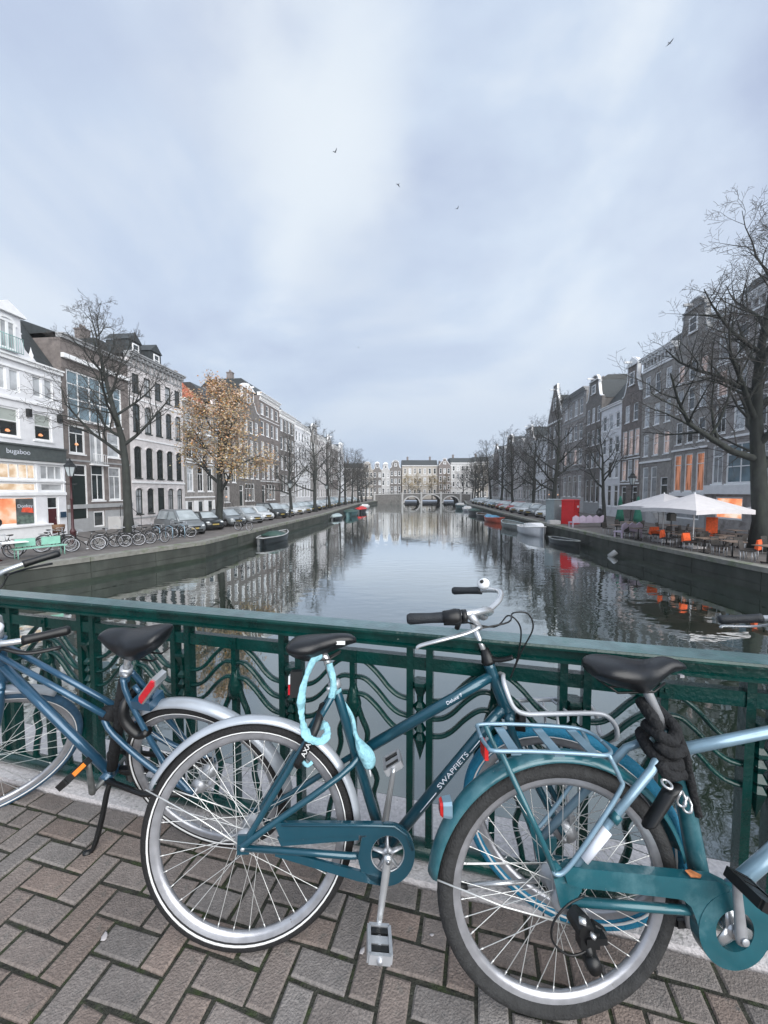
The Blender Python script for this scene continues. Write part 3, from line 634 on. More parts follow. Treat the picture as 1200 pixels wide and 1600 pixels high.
rail_under(D, .15, .33, .92, .9)
b = MB(Matrix.Translation((.36,0,.935))); b.box(.022,.035,-.006,.006,-.004,.004); b.build('saddle_loop', M['rim'], D)
# chain case: closed box over the chain with a round end
cs = MB(); cx, cz = .441, .292
o = [(-.02,.452),(.0,.468),(.05,.462),(.30,.432),(.40,.42),(.44,.412)]
for i in range(25):
    a = R_(75 - i*330/24); 
    if i < 20: o.append((cx+.098*math.cos(R_(75-i*255/19)), cz+.098*math.sin(R_(75-i*255/19))))
o += [(.338,.33),(.325,.362),(.29,.378),(.1,.405),(.02,.415),(-.012,.425)]
nO = len(o); ins = []
vs = [(x_, -.052, z_) for x_, z_ in o] + [(x_, -.078, z_) for x_, z_ in o]
ctr = [((x_-.2)*.985+.2 if False else x_, -.084, z_) for x_, z_ in o]
hole = 24; hv = [(cx+.054*math.cos(2*math.pi*i/hole), -.084, cz+.054*math.sin(2*math.pi*i/hole)) for i in range(hole)]
# bar part and ring part built apart so that the ring stays open
cs.prism([(-.02,.452),(.0,.468),(.05,.462),(.30,.432),(.40,.42),(.44,.40),(.40,.375),(.31,.372),(.29,.378),(.1,.405),(.02,.415),(-.012,.425)], -.082, -.052)
ro = [(cx+.10*math.cos(R_(a)), cz+.10*math.sin(R_(a))) for a in range(0, 361, 8)]; ri = [(cx+.053*math.cos(R_(a)), cz+.053*math.sin(R_(a))) for a in range(0, 361, 8)]
cs.strip(ro, ri, -.083, -.052)
cs.prism([(.30,.376),(.40,.374),(.395,.36),(.36,.345),(.352,.315),(.345,.29),(.338,.32),(.325,.356)], -.081, -.052)
cs.prism([(.47,.392),(.535,.385),(.56,.33),(.555,.25),(.52,.228),(.525,.29),(.51,.35)], -.079, -.052)
cs.build('chain_case', t2, D)
b = MB()
for k in range(3):
    a = R_(100 + 120*k); b.tube([(cx,-.079,cz),(cx+.054*math.cos(a),-.077,cz+.054*math.sin(a))], [(.005,.024),(.004,.013)], 8, flat=(0,1,0))
b.lathe([(.0,-.086),(.02,-.086),(.022,-.055)], (cx,0,cz), 'y', 16); b.build('chainring', M['chrome'], D)
b = MB(); b.tube([(cx,-.10,cz-.014),(cx,-.10,cz),(cx-.02,-.115,cz+.16),(cx-.022,-.115,cz+.175)], [(.013,.009),(.016,.01),(.0105,.008),(.012,.009)], 10, flat=(1,0,0))
b.tube([(cx,.09,cz),(cx+.02,.10,cz-.165)], [(.015,.01),(.011,.008)], 10, flat=(1,0,0)); b.tube([(cx,-.11,cz),(cx,.095,cz)], .009, 10); b.lathe([(.011,-.112),(.009,-.114),(0,-.114)], (cx,0,cz), 'y', 12); b.build('crank', M['alloy'], D)
pedal(D, (cx-.022,-.165,cz+.172), m=M['black'], tilt=28); pedal(D, (cx+.02,.155,cz-.165), m=M['black'])
# hub gear box, its cable loop and the folded side stand
b = MB(); b.tube([(.0,-.075,.352),(.012,-.10,.345),(.014,-.122,.342)], [.022,.026,.021], 8, smooth=False); b.box(.0,.05,-.118,-.09,.295,.335); b.box(.012,.066,-.125,-.10,.312,.328); b.tube([(.02,-.11,.30),(.03,-.11,.265)], .011, 8); b.tube([(.045,-.085,.32),(.075,-.085,.30)], .017, 6, smooth=False); b.lathe([(.0,-.132),(.018,-.13),(.02,-.10),(.0,-.10)], (.03,0,.262), 'y', 14); b.box(.018,.042,-.112,-.098,.24,.30); b.build('hub_gear', M['black'], D)
b = MB(); b.tube([(.024,-.129,.338),(.028,-.129,.345)], .008, 8); b.tube([(-.005,-.12,.372),(.01,-.127,.372)], .008, 8); b.build('bolt', M['chrome'], D)
b = MB(); b.tube(smoothpts([(.02,-.10,.41),(-.03,-.115,.405),(-.07,-.12,.37),(-.075,-.12,.325),(-.04,-.12,.29),(.0,-.115,.285),(.03,-.112,.30)], 5), .0028, 6); b.build('cable', M['black'], D)
b = MB(); b.tube([(-.02,.09,.287),(-.24,.10,.272)], .0075, 8); b.tube([(-.24,.10,.272),(-.30,.10,.262)], .0105, 8, mat=1); b.build('side_stand', [M['chrome'], M['black']], D)
# front half, outside the picture
SMd = steer_matrix((.957,0,.85), (1.0,0,.69), -14)
b = MB(SMd)
for s in (-1,1): b.tube(smoothpts([(1.008,s*.045,.685),(1.04,s*.05,.60),(1.08,s*.054,.42),(1.115,s*.055,.35)], 4), .012, 10)
b.tube([(1.005,-.052,.69),(1.005,.052,.69)], .015, 10); b.build('fork', t2, D)
wheel(D, (1.115,0,.35), .35, .0225, M['tyre_worn'], xf=SMd, seed=21, white=False, nsp=32, hubr=.03)
mudguard(D, (1.115,0,.35), .37, 20, 165, t2, wd=.06, xf=SMd)
tube_part(D, 'stem', [(.956,0,.855),(.925,0,.985),(.945,0,1.01)], .013, M['alloy'], xf=SMd)
hb = bars(D, [(.945,0,1.01),(.955,-.08,1.02),(.94,-.17,1.03),(.90,-.24,1.03),(.85,-.272,1.02),(.745,-.29,1.005)], M['alloy'], xf=SMd)
for s in (-1, 1): tube_part(hb, 'brake_lever', [(.90,s*.25,1.01),(.86,s*.29,.985),(.77,s*.31,.975),(.755,s*.31,.968)], [(.005,.008)]*16, M['chrome'], 8, xf=SMd, smooth=5)
b = MB(); b.add([(.325,-.083,.432),(.352,-.082,.428),(.366,-.070,.424),(.338,-.066,.436),(.318,-.072,.44)], [(0,1,2,3,4)]); b.v = [(x_, y_, z_+.004) for x_, y_, z_ in b.v]
b.add([(.325,-.083,.431),(.352,-.082,.427),(.366,-.070,.423),(.338,-.066,.435),(.318,-.072,.439)], [(4,3,2,1,0)]); b.v = b.v[:5] + [(x_, y_, z_+.003) for x_, y_, z_ in b.v[5:]]
lf = b.build('dry_leaf', M['leafdry']); lf.matrix_world = D.matrix_world.copy(); tag(lf, 'small brown dry leaf lying on the teal chain case', 'leaf')

ck = thing('chain_lock', 'thick black fabric chain lock knotted round the seat post over the teal frame', 'bicycle lock', mw=D.matrix_world.copy())
b = MB(); rnd = random.Random(9)
def rope(pts, r, n=12):
    P = smoothpts(pts, 6); b.tube(P, [r*(1+.05*math.sin(i*1.1)+rnd.uniform(-.04,.04)) for i in range(len(P))], n)
rope([(0.292,-0.025,0.800),(0.275,-0.030,0.830),(0.279,0.017,0.850),(0.325,0.025,0.830),(0.342,-0.025,0.800),(0.318,-0.047,0.775),(0.285,-0.043,0.785),(0.275,0.000,0.800)], .017)
rope([(0.281,-0.038,0.765),(0.303,-0.051,0.745),(0.340,-0.043,0.745),(0.351,0.000,0.760),(0.325,0.030,0.765),(0.281,0.025,0.755),(0.272,-0.017,0.735),(0.292,-0.047,0.710),(0.329,-0.047,0.705),(0.348,-0.017,0.710)], .018)
rope([(.335,-.04,.80),(.36,-.036,.74),(.378,-.03,.66),(.392,-.025,.60),(.405,-.02,.55)], .0115)
rope([(.27,-.055,.72),(.29,-.06,.69),(.34,-.05,.685)], .017)
b.build('chain_sleeve', M['fabric_black'], ck)
b = MB()
for (p, ry) in (((.285,-.078,.675),0),((.318,-.085,.64),1),((.338,-.08,.62),1)):
    ring = [(p[0]-.012+.011*math.cos(a), p[1]+(.012*math.sin(a) if ry == 0 else .004*math.sin(2*a)), p[2]+(.005*math.sin(a) if ry == 0 else .02*math.sin(a))) for a in [2*math.pi*i/14 for i in range(14)]]
    b.tube(ring, .0038, 8, closed=True)
b.build('chain_link', M['chrome'], ck)
b = MB(); b.loft([[(.285-.058*tt+.026*math.cos(a)*(1-.2*tt), -.075+.02*math.sin(a), .655-.078*tt+.026*math.cos(a)*.4) for a in [2*math.pi*i/12 for i in range(12)]] for tt in (-.08,0,.3,.6,.9,1,1.06)]); b.build('padlock', M['black'], ck)

# ---- A: left bicycle facing left on its stand
A = thing('bicycle', 'blue twin tube bicycle with silver mudguards standing on its kickstand at the left', 'bicycle', mw=bike_matrix(-.70, 1.545, 168.5, 12.6), group='bicycles leaning on the railing')
nv = M['navy']
f = MB()
for s in (-1, 1): f.tube([(.84,s*.024,.862),(.37,s*.024,.625)], .0115, 12)
f.tube([(.855,0,.78),(.60,0,.46),(.462,0,.29)], .0185, 14); f.tube([(.818,0,.915),(.822,0,.90),(.878,0,.72),(.882,0,.70)], [.022,.019,.019,.022], 14)
f.tube([(.462,.0,.28),(.244,0,.82)], .0165, 14)
f.tube([(.465,-.035,.285),(.465,.035,.285)], .023, 12)
for s in (-1, 1):
    f.tube(smoothpts([(.243,s*.018,.805),(.222,s*.035,.73),(.112,s*.055,.47),(.0,s*.066,.35)], 3), .0105, 10)
    f.tube(smoothpts([(.385,s*.02,.60),(.34,s*.035,.545),(.165,s*.055,.425),(0,s*.066,.36)], 3), .0115, 10)
    f.tube([(.45,s*.03,.285),(.25,s*.056,.285),(0,s*.066,.348)], .0105, 10, mat=1)
frA = f.build('frame', [nv, M['black']], A)
b = MB(); b.tube([(.445,0,.32),(.40,0,.44),(.335,0,.59),(.32,0,.645),(.262,0,.78)], [.020,.0205,.0205,.0215,.0205], 14); b.tube([(.345,0,.615),(.40,0,.61)], [(.03,.034),(.026,.03)], 12); b.build('tube_sleeve', M['fabric_black'], A)
wheel(A, (0,0,.35), .35, .0195, M['tyre'], lab='rear wheel', seed=31, hubr=.024, hubw=.05)
mg = mudguard(A, (0,0,.35), .368, 178, 40, M['silverpaint'], wd=.054)
b = MB()
for s in (-1, 1): b.tube([(-.30,s*.025,.55),(-.02,s*.07,.36)], .0022, 6)
b.build('stay', M['spoke'], mg)
SMa = steer_matrix((.822,0,.905), (.88,0,.716), 52)
b = MB(SMa)
for s in (-1,1): b.tube(smoothpts([(.892,s*.045,.70),(.93,s*.05,.60),(1.03,s*.054,.41),(1.08,s*.055,.35)], 4), .0125, 10)
b.tube([(.89,-.05,.705),(.89,.05,.705)], .015, 10); b.build('fork', nv, A)
wheel(A, (1.08,0,.35), .35, .0195, mat('dark_blue_tyre', (.03,.08,.14), .6, var=.2, scale=30), xf=SMa, lab='front wheel turned to the street', seed=33, hubr=.03)
mudguard(A, (1.08,0,.35), .368, 150, 20, M['silverpaint'], xf=SMa, wd=.054)
tube_part(A, 'stem', [(.822,0,.905),(.79,0,1.01),(.815,0,1.04)], .0125, M['chrome'], xf=SMa, smooth=3)
hb = bars(A, [(.815,0,1.04),(.825,-.06,1.045),(.82,-.16,1.06),(.78,-.235,1.066),(.70,-.275,1.06),(.575,-.30,1.05)], M['chrome'], xf=SMa, gm=M['black'])
b = MB(SMa @ Matrix.Translation((.765,.21,1.10))); b.lathe([(.012,-.022),(.022,-.012),(.031,.0),(.029,.01),(.018,.018),(0,.021)], n=20); b.lathe([(.009,.02),(.009,.024),(0,.0245)], n=12, mat=1); b.build('bell', [M['white'], M['black']], hb)
b = MB(SMa); b.box(.86,.93,-.04,.04,.93,1.0); b.tube([(.86,0,.96),(.82,0,.99)], .008, 8); b.build('front_lamp', M['alloy'], A)
b = MB(SMa)
for s in (-1,1): b.tube(smoothpts([(.75,s*.24,1.05),(.80,s*.22,1.0),(.90,s*.10,.985),(.92,s*.04,.92),(.90,0,.80)], 5), .0028, 6); b.tube(smoothpts([(.76,s*.25,1.045),(.70,s*.30,1.02),(.61,s*.315,1.0)], 4), [(.005,.008)]*9, 8)
b.build('brake_lever', M['black'], hb)
tube_part(A, 'seat_post', [(.247,0,.815),(.222,0,.875),(.218,0,.895)], .013, M['chrome'])
b = MB(); b.tube([(.249,0,.812),(.238,0,.838)], .0215, 14); b.tube([(.245,.016,.828),(.205,.035,.832)], .007, 8); b.build('seat_clamp', M['alloy'], A)
saddle(A, [(.034,.03,1.010,.985),(.048,.058,1.018,.962),(.09,.072,1.012,.928),(.14,.075,1.003,.90),(.195,.056,.996,.882),(.24,.048,.998,.905),(.285,.032,.995,.94),(.305,.024,.985,.955),(.315,.014,.972,.96)])
rail_under(A, .06, .24, .92, .9)
b = MB(); b.prism([(.132,.768),(.118,.752),(.045,.835),(.038,.862),(.055,.87),(.128,.79)], -.02, .03); b.prism([(.126,.772),(.118,.76),(.05,.838),(.046,.858),(.058,.862),(.122,.788)], .03, .036, 1)
b.v = [(x_, y_+.045, z_) for x_, y_, z_ in b.v]; b.build('rear_reflector', [M['chrome'], M['red']], A)
b = MB(); b.box(.12,.20,-.02,.05,.70,.735); b.tube([(.20,0,.72),(.225,0,.76)], .01, 8); b.tube([(.13,.03,.735),(.10,.045,.775)], .006, 6); b.build('lamp_bracket', nv, A)
b = MB(); b.tube(smoothpts([(.245,-.04,.72),(.25,.03,.70),(.245,.05,.64),(.20,.05,.585),(.16,.045,.60)], 5), [(.02,.016)]*21, 10); b.build('ring_lock', M['black'], A)
b = MB(); b.tube([(.465,.085,.285),(.455,.09,.30),(.412,.10,.475)], [(.014,.009),(.014,.009),(.010,.008)], 10, flat=(1,0,0)); b.tube([(.465,-.085,.285),(.50,-.10,.12)], [(.014,.009),(.010,.008)], 10, flat=(1,0,0)); b.tube([(.465,-.09,.285),(.465,.09,.285)], .009, 10)
b.build('crank', mat('grimy_alloy', (.16,.17,.17), .5, .5, var=.3, scale=30), A)
p = pedal(A, (.412,.155,.475), m=M['black'], tilt=40)
b = MB(Matrix.Translation((.412,.155,.475)) @ Matrix.Rotation(R_(40), 4, 'Y')); b.box(-.040,-.0365,-.022,.022,-.008,.008); b.build('reflector', M['amber'], p)
pedal(A, (.50,-.155,.12), m=M['black'])
b = MB(); b.tube(smoothpts([(.432,.02,.285),(.442,.045,.25),(.455,.085,.15),(.472,.125,.06),(.485,.14,.033)], 4), [(.011,.009)]*13+[(.010,.008)]*4, 8); b.tube([(.485,.14,.033),(.505,.15,.030),(.51,.155,.030)], [.012,.014,.008], 8); b.build('kickstand', M['black'], A)
b = MB(); b.lathe([(.052,-.06),(.075,-.06),(.075,-.055),(.052,-.055)], (.465,0,.285), 'y', 32, closed=True); b.prism([(.0,.385),(.46,.355),(.46,.335),(.0,.365)], -.062, -.052); b.build('chain_guard', M['black'], A)
# ------------------------------------------------------------------ canal houses
M.update(
 wwall=mat('white_stucco', (.78,.79,.82), .8, stain=.06, var=.06, scale=1.2, col2=(.66,.67,.70), c2pos=.58, bump=.1),
 cwall=mat('cream_stone', (.68,.65,.65), .8, stain=.1, var=.1, scale=1.5, col2=(.48,.455,.445), c2pos=.58, bump=.15),
 pale=mat('pale_stone', (.5,.5,.5), .8, var=.1, scale=1.2, col2=(.33,.33,.34), c2pos=.58, bump=.15),
 dbrick=mat('dark_brick', (.185,.172,.163), .85, stain=.2, var=.22, scale=3, col2=(.17,.155,.145), c2pos=.55, bump=.3, bscale=25),
 gbrick=mat('grey_brick', (.32,.305,.29), .85, stain=.2, var=.2, scale=3, col2=(.23,.22,.215), c2pos=.55, bump=.3, bscale=25),
 bbrick=mat('brown_brick', (.20,.175,.165), .85, stain=.2, var=.2, scale=3, col2=(.205,.18,.17), c2pos=.55, bump=.3, bscale=25),
 fawn=mat('fawn_stucco', (.42,.39,.35), .8, var=.08, scale=1.2, stain=.12), tbrick=mat('taupe_stone', (.34,.32,.31), .85, stain=.2, var=.16, scale=2, col2=(.2,.18,.17), c2pos=.55, bump=.2, bscale=20),
 trim=mat('white_trim', (.86,.87,.88), .6, var=.06, scale=3),
 gtrim=mat('grey_trim', (.36,.37,.38), .7, var=.1, scale=3),
 slate=mat('slate_roof', (.035,.042,.045), .6, var=.25, scale=5, bump=.4, bscale=14),
 tile=mat('orange_roof_tile', (.42,.12,.06), .8, var=.2, scale=6, bump=.5, bscale=12),
 ddoor=mat('dark_door', (.012,.022,.02), .35, var=.2, coat=.3), rdoor=mat('oxblood_door', (.075,.012,.016), .35, var=.25, scale=5, coat=.3),
 dframe=mat('dark_window_frame', (.02,.028,.026), .4, var=.1),
 glass=mat('window_glass', (.03,.038,.04), .06, var=.6, scale=.9, spec=.9, rnd=.3),
 glassc=mat('curtained_sky_glass', (.42,.44,.46), .12, var=.35, scale=1.1, spec=.8, col2=(.13,.15,.15), c2pos=.54, rnd=.3),  # net curtains, paled further to paint in the sky mirrored by the panes
 glassb=mat('blue_reflecting_glass', (.15,.22,.26), .05, var=.35, scale=.9, spec=.9),
 blind=mat('roller_blind', (.42,.46,.43), .35, var=.06, scale=2),
 iron=mat('black_iron', (.012,.014,.015), .4, var=.2),
)
def litmat(name, c1, c2, c3, es, scale=1.6):
    m = bpy.data.materials.new(name); m.use_nodes = True; t = m.node_tree; b = t.nodes['Principled BSDF']
    tcn = N(t, 'ShaderNodeTexCoord'); n = N(t, 'ShaderNodeTexNoise'); n.inputs['Detail'].default_value = 3; mpp = N(t, 'ShaderNodeMapping'); mpp.inputs['Scale'].default_value = scale if isinstance(scale, tuple) else (scale,)*3; L(t, tcn.outputs['Object'], mpp.inputs[0]); L(t, mpp.outputs[0], n.inputs['Vector']); n.inputs['Scale'].default_value = 1
    r = N(t, 'ShaderNodeValToRGB'); e = r.color_ramp.elements; e[0].position = .36; e[0].color = c1 + (1,); e[1].position = .64; e[1].color = c3 + (1,); k = r.color_ramp.elements.new(.5); k.color = c2 + (1,)
    L(t, n.outputs['Fac'], r.inputs[0]); L(t, r.outputs[0], b.inputs['Emission Color']); b.inputs['Emission Strength'].default_value = es
    b.inputs['Base Color'].default_value = (.05,.05,.05,1); b.inputs['Roughness'].default_value = .1; return m
M['lit_warm'] = litmat('lit_shop_window', (.66,.46,.28), (.86,.68,.50), (1,.88,.76), .31, 2.2)
M['lit_orange'] = litmat('lit_orange_window', (.80,.22,.08), (.92,.40,.20), (.95,.72,.60), .34, .9)
M['lit_dim'] = M['glass']; M['lampglow'] = litmat('window_lamp', (.9,.30,.10), (.9,.40,.18), (.95,.6,.4), .4, 3)
M['lit_curtain'] = litmat('lit_orange_curtain', (.10,.035,.015), (.36,.14,.07), (.52,.22,.13), .26, (6,6,.5))
M['lit_pink'] = litmat('lit_pink_curtain', (.16,.14,.14), (.34,.26,.25), (.44,.35,.34), .26, (4,4,.6))
PANES = dict(d='glass', c='glassc', b='glassb', w='lit_warm', o='lit_orange', l='lit_dim', u='lit_curtain', p='lit_pink')
WC = {}
def win_mesh(w, h, style, fm):
    key = (round(w,2), round(h,2), style, fm.name)
    if key in WC: return WC[key]
    b = MB(); y0, y1 = .055, .125; t = min(.125, w*.13)
    def fr(x0, x1, z0, z1, ya=y0): b.box(x0, x1, ya, y1, z0, z1)
    fr(0, t, 0, h); fr(w-t, w, 0, h); fr(t, w-t, 0, t); fr(t, w-t, h-t, h)
    if style in 'sS':   # sash
        fr(t, w-t, h*.52, h*.52+.06, y0+.01)
        if style == 'S': fr(w/2-.02, w/2+.02, t, h*.52, y0+.02); fr(w/2-.02, w/2+.02, h*.52+.06, h-t, y0+.02)
    elif style == 'T':  # tall with transom
        fr(t, w-t, h*.70, h*.70+.07, y0+.01)
        if w > 1.05: fr(w/2-.025, w/2+.025, t, h*.70, y0+.02)
    elif style == 'C':  # double casement
        fr(w/2-.08, w/2+.08, t, h-t, y0+.01)
    elif style == 'G':  # studio grid
        n = max(2, round(w/1.1))
        for i in range(1, n): fr(w*i/n-.04, w*i/n+.04, t, h-t, y0+.01)
        for q in (.42,.72): fr(t, w-t, h*q-.035, h*q+.035, y0+.015)
    elif style == 'M':  # vertical mullions only
        n = max(2, round(w/.55))
        for i in range(1, n): fr(w*i/n-.03, w*i/n+.03, t, h-t, y0+.01)
    elif style == 'A':  # arched, dark bars
        fr(t, w-t, h*.68, h*.68+.05, y0+.01); fr(w/2-.025, w/2+.025, t, h-t, y0+.02)
    if style not in 'MP': b.box(-.05, w+.05, -.06, y0-.001, -.09, -.003)   # sill
    WC[key] = (b.mesh('window', fm), {}); return WC[key]
PC = {}
def pane_mesh(w, h, mt, blind):
    key = (round(w,2), round(h,2), mt, blind)
    if key not in PC:
        b = MB()
        if blind:
            b.quad((.03,.10,.03),(w-.03,.10,.03),(w-.03,.10,h*.5),(.03,.10,h*.5)); b.quad((.03,.099,h*.5),(w-.03,.099,h*.5),(w-.03,.099,h-.03),(.03,.099,h-.03),1)
        else: b.quad((.03,.10,.03),(w-.03,.10,.03),(w-.03,.10,h-.03),(.03,.10,h-.03))
        PC[key] = b.mesh('pane', [M[PANES[mt]], M['blind']])
    return PC[key]
def put_window(parent, x, z, w, h, style, pane, fm, blind=False, y=0, name='window'):
    me, _ = win_mesh(w, h, style, fm)
    o = obj(name, me, parent, (x, y, z)); obj('pane', pane_mesh(w, h, pane, blind), o)
    if pane == 'l':
        q = MB(); q.lathe([(.0,.0),(.10,.01),(.14,.06),(.07,.17),(.0,.18)], (w*random.uniform(.3,.6), .10, h*(.16 if blind else .3)), n=10); q.build('lamp', M['lampglow'], o)
    return o
def door(parent, x, z, w, h, m, fm, pane='d', transom=.75):
    b = MB(); t = .1; y0, y1 = .05, .14
    b.box(0, t, y0, y1, 0, h); b.box(w-t, w, y0, y1, 0, h); b.box(t, w-t, y0, y1, h-t, h)
    zt = h - transom if transom else h - t
    if transom: b.box(t, w-t, y0, y1, zt-.08, zt)
    b.box(t, w-t, .09, .13, .02, zt-(.08 if transom else 0), 1)
    hh = zt - .1
    for q in ((.1,.42),(.5,.92)): b.box(t+.12, w-t-.12, .075, .0905, hh*q[0], hh*q[1], 1)
    b.tube([(w-t-.08,.07,1.05),(w-t-.08,.09,1.05)], .03, 8, mat=2)
    o = b.build('door', [fm, m, M['chrome']], parent, (x, 0, z))
    if transom: q = MB(); q.quad((t,.11,zt),(w-t,.11,zt),(w-t,.11,h-t),(t,.11,h-t)); q.build('pane', M[PANES[pane]], o)
    return o
def even(n, W, w, z0, z1, style='s', pane='d', m0=None, blind=False):
    m0 = W*.07 if m0 is None else m0; g = (W-2*m0-n*w)/max(1, n-1) if n > 1 else 0
    return [(m0+i*(w+g), z0, w, z1-z0, style, pane[i % len(pane)], blind) for i in range(n)]
GABLES = {
 'neck': lambda W, h: [(-W/2,0),(-W/2,.25),(-W*.40,.35),(-W*.33,h*.22),(-W*.27,h*.40),(-W*.235,h*.42),(-W*.235,h*.80),(-W*.27,h*.81),(-W*.27,h*.84),(-W*.15,h*.94),(0,h)],
 'bell': lambda W, h: [(-W/2,0),(-W/2,.3),(-W*.44,.34),(-W*.38,h*.16),(-W*.33,h*.36),(-W*.29,h*.58),(-W*.29,h*.70),(-W*.33,h*.70),(-W*.33,h*.74),(-W*.27,h*.76),(-W*.24,h*.86),(-W*.14,h*.97),(0,h)],
 'spout': lambda W, h: [(-W/2,0),(-W/2,.3),(-W*.10,h*.86),(-W*.13,h*.86),(-W*.13,h),(0,h)],
 'ped': lambda W, h: [(-W/2,0),(-W/2,.2),(-W*.32,h*.45),(-W*.1,h*.9),(0,h)],
}
def house(name, label, side, Y0, W, H, wall, rows, top='cornice', gh=3, roof='slate', trim='trim', frame='trim', roofh=2.6, depth=11, base=None, bands=(), doors=(), stoop=None, arch=False, quoin=None, extra=None, gwin=True, origin=None, rz=None, rpitch=2.8, chim=1, dent=True, dmat='ddoor'):
    wm_ = M[wall]; fm = M[frame]; tm = M[trim]
    if origin is None:
        if side == 'L': o_ = (-24.9 + SKEW*Y0, Y0, STREET); rz = math.atan2(1, SKEW)
        else: y1 = Y0 + W; o_ = (23.4 + SKEW*y1, y1, STREET); rz = math.atan2(-1, -SKEW)
    else: o_ = origin
    hs = thing(name, label, 'house', o_, rz, group=None)
    W -= .03
    ops = []
    for r in rows: ops += r
    dops = [(d[0], d[1], d[2], d[3]) for d in doors]
    rects = [(x, z, x+w, z+h) for (x, z, w, h, *_) in ops] + [(x, z, x+w, z+h) for (x, z, w, h) in dops]
    xs = sorted({0, W} | {round(v, 4) for r in rects for v in (r[0], r[2])}); zs = sorted({-.5, H} | {round(v, 4) for r in rects for v in (r[1], r[3])})
    b = MB()
    for i in range(len(zs)-1):
        run = None
        for j in range(len(xs)-1):
            cx, cz = (xs[j]+xs[j+1])/2, (zs[i]+zs[i+1])/2
            hole = any(r[0] < cx < r[2] and r[1] < cz < r[3] for r in rects)
            if not hole and run is None: run = xs[j]
            if run is not None and (hole or j == len(xs)-2):
                e_ = xs[j] if hole else xs[j+1]
                mi = 1 if base and cz < base[0] else 0
                b.quad((run,0,zs[i]),(e_,0,zs[i]),(e_,0,zs[i+1]),(run,0,zs[i+1]), mi); run = None
    for (x0, z0, x1, z1) in rects:
        D_ = .16
        b.quad((x0,0,z0),(x0,0,z1),(x0,D_,z1),(x0,D_,z0)); b.quad((x1,0,z0),(x1,D_,z0),(x1,D_,z1),(x1,0,z1))
        b.quad((x0,0,z1),(x1,0,z1),(x1,D_,z1),(x0,D_,z1)); b.quad((x0,0,z0),(x0,D_,z0),(x1,D_,z0),(x1,0,z0))
    b.quad((0,0,-.5),(0,0,H),(0,depth,H),(0,depth,-.5)); b.quad((W,0,-.5),(W,depth,-.5),(W,depth,H),(W,0,H)); b.quad((0,depth,-.5),(0,depth,H),(W,depth,H),(W,depth,-.5))
    b.quad((0.05,.17,-.4),(W-.05,.17,-.4),(W-.05,.17,H-.05),(.05,.17,H-.05), 2)
    if arch:
        for (x, z, w, h, st, *_) in ops:
            if st == 'A':
                zt = z+h; rr_ = w/2; rise = rr_*arch
                for sg in (-1, 1):
                    c_x = x+w/2; pts = [(c_x+sg*rr_*math.cos(R_(a)), zt-rise+rise*math.sin(R_(a))) for a in (0,22,45,67,90)]
                    b.prism([(c_x+sg*rr_, zt)] + pts, .0, .14)
                # hood mould
                o1 = [(c_x+(rr_+.10)*math.cos(R_(a)), zt-rise+(rise+.10)*math.sin(R_(a))) for a in range(0,181,20)]; o2 = [(c_x+(rr_+.01)*math.cos(R_(a)), zt-rise+(rise+.01)*math.sin(R_(a))) for a in range(0,181,20)]
                b.strip(o1, o2, -.06, -.002)
    wo_ = b.build('wall', [wm_, M[base[1]] if base else wm_, M['iron']], hs)
    for (x, z, w, h, st, pn, bl) in ops: put_window(hs, x, z, w, h, st, pn, fm if st != 'A' else M['dframe'], bl)
    for d in doors: door(hs, d[0], d[1], d[2], d[3], M[d[4]] if len(d) > 4 else M[dmat], fm)
    for (z, hgt, pr, mm) in bands:
        q = MB(); q.box(-.0, W, -pr, -.002, z, z+hgt); q.build('band', M[mm], hs)
    ztop = H
    if top == 'cornice':
        q = MB(); q.box(-.02, W+.02, -.22, .3, H, H+.28); q.box(-.05, W+.05, -.42, .3, H+.28, H+.42); q.box(-.06, W+.06, -.5, .3, H+.42, H+.52); q.box(0, W, -.06, -.002, H-.7, H-.55)
        if dent:
            n = max(4, int(W/.55))
            for i in range(n): xx = (i+.5)*W/n; q.box(xx-.07, xx+.07, -.36, -.221, H+.06, H+.275); q.box(xx-.06, xx+.06, -.16, -.003, H-.5, H-.003)
        q.build('cornice', tm, hs); ztop = H+.5
    elif top == 'plain':
        q = MB(); q.box(-.02, W+.02, -.18, .3, H, H+.22); q.box(-.04, W+.04, -.28, .3, H+.22, H+.32); q.build('cornice', tm, hs); ztop = H+.3
    elif top in GABLES:
        half = GABLES[top](W, gh); poly = [(W/2+x, H+z) for x, z in half] + [(W/2-x, H+z) for x, z in reversed(half[:-1])]
        q = MB(); q.prism(poly, .0, .4); gb = q.build('gable', wm_, hs)
        P = [(x, -.05, z) for x, z in poly[1:-1]]
        q = MB(); q.tube([(x, .12, z+.03) for x, _, z in P], (.10,.24), 4, smooth=False, flat=(0,0,1)); q.build('gable_coping', tm, gb)
        if top in ('neck','bell'):
            q = MB(); q.prism([(W/2-W*.30,H+gh*.79),(W/2+W*.30,H+gh*.79),(W/2+W*.30,H+gh*.83),(W/2-W*.30,H+gh*.83)], -.16, -.02)
            if top == 'neck': q.prism([(W/2-W*.29,H+gh*.835),(W/2+W*.29,H+gh*.835),(W/2,H+gh*1.03)], -.12, -.02)
            q.build('pediment', tm, gb)
        if gwin:
            w_ = min(1.1, W*.24); put_window(hs, W/2-w_/2, H+gh*.30, w_, gh*.34, 's', 'd', fm, y=-.14)
        q = MB(); q.box(W/2-.07, W/2+.07, -.9, .3, H+gh*.86, H+gh*.86+.2); q.build('hoist_beam', tm, gb)
    # roof
    q = MB(); z0 = H + .05
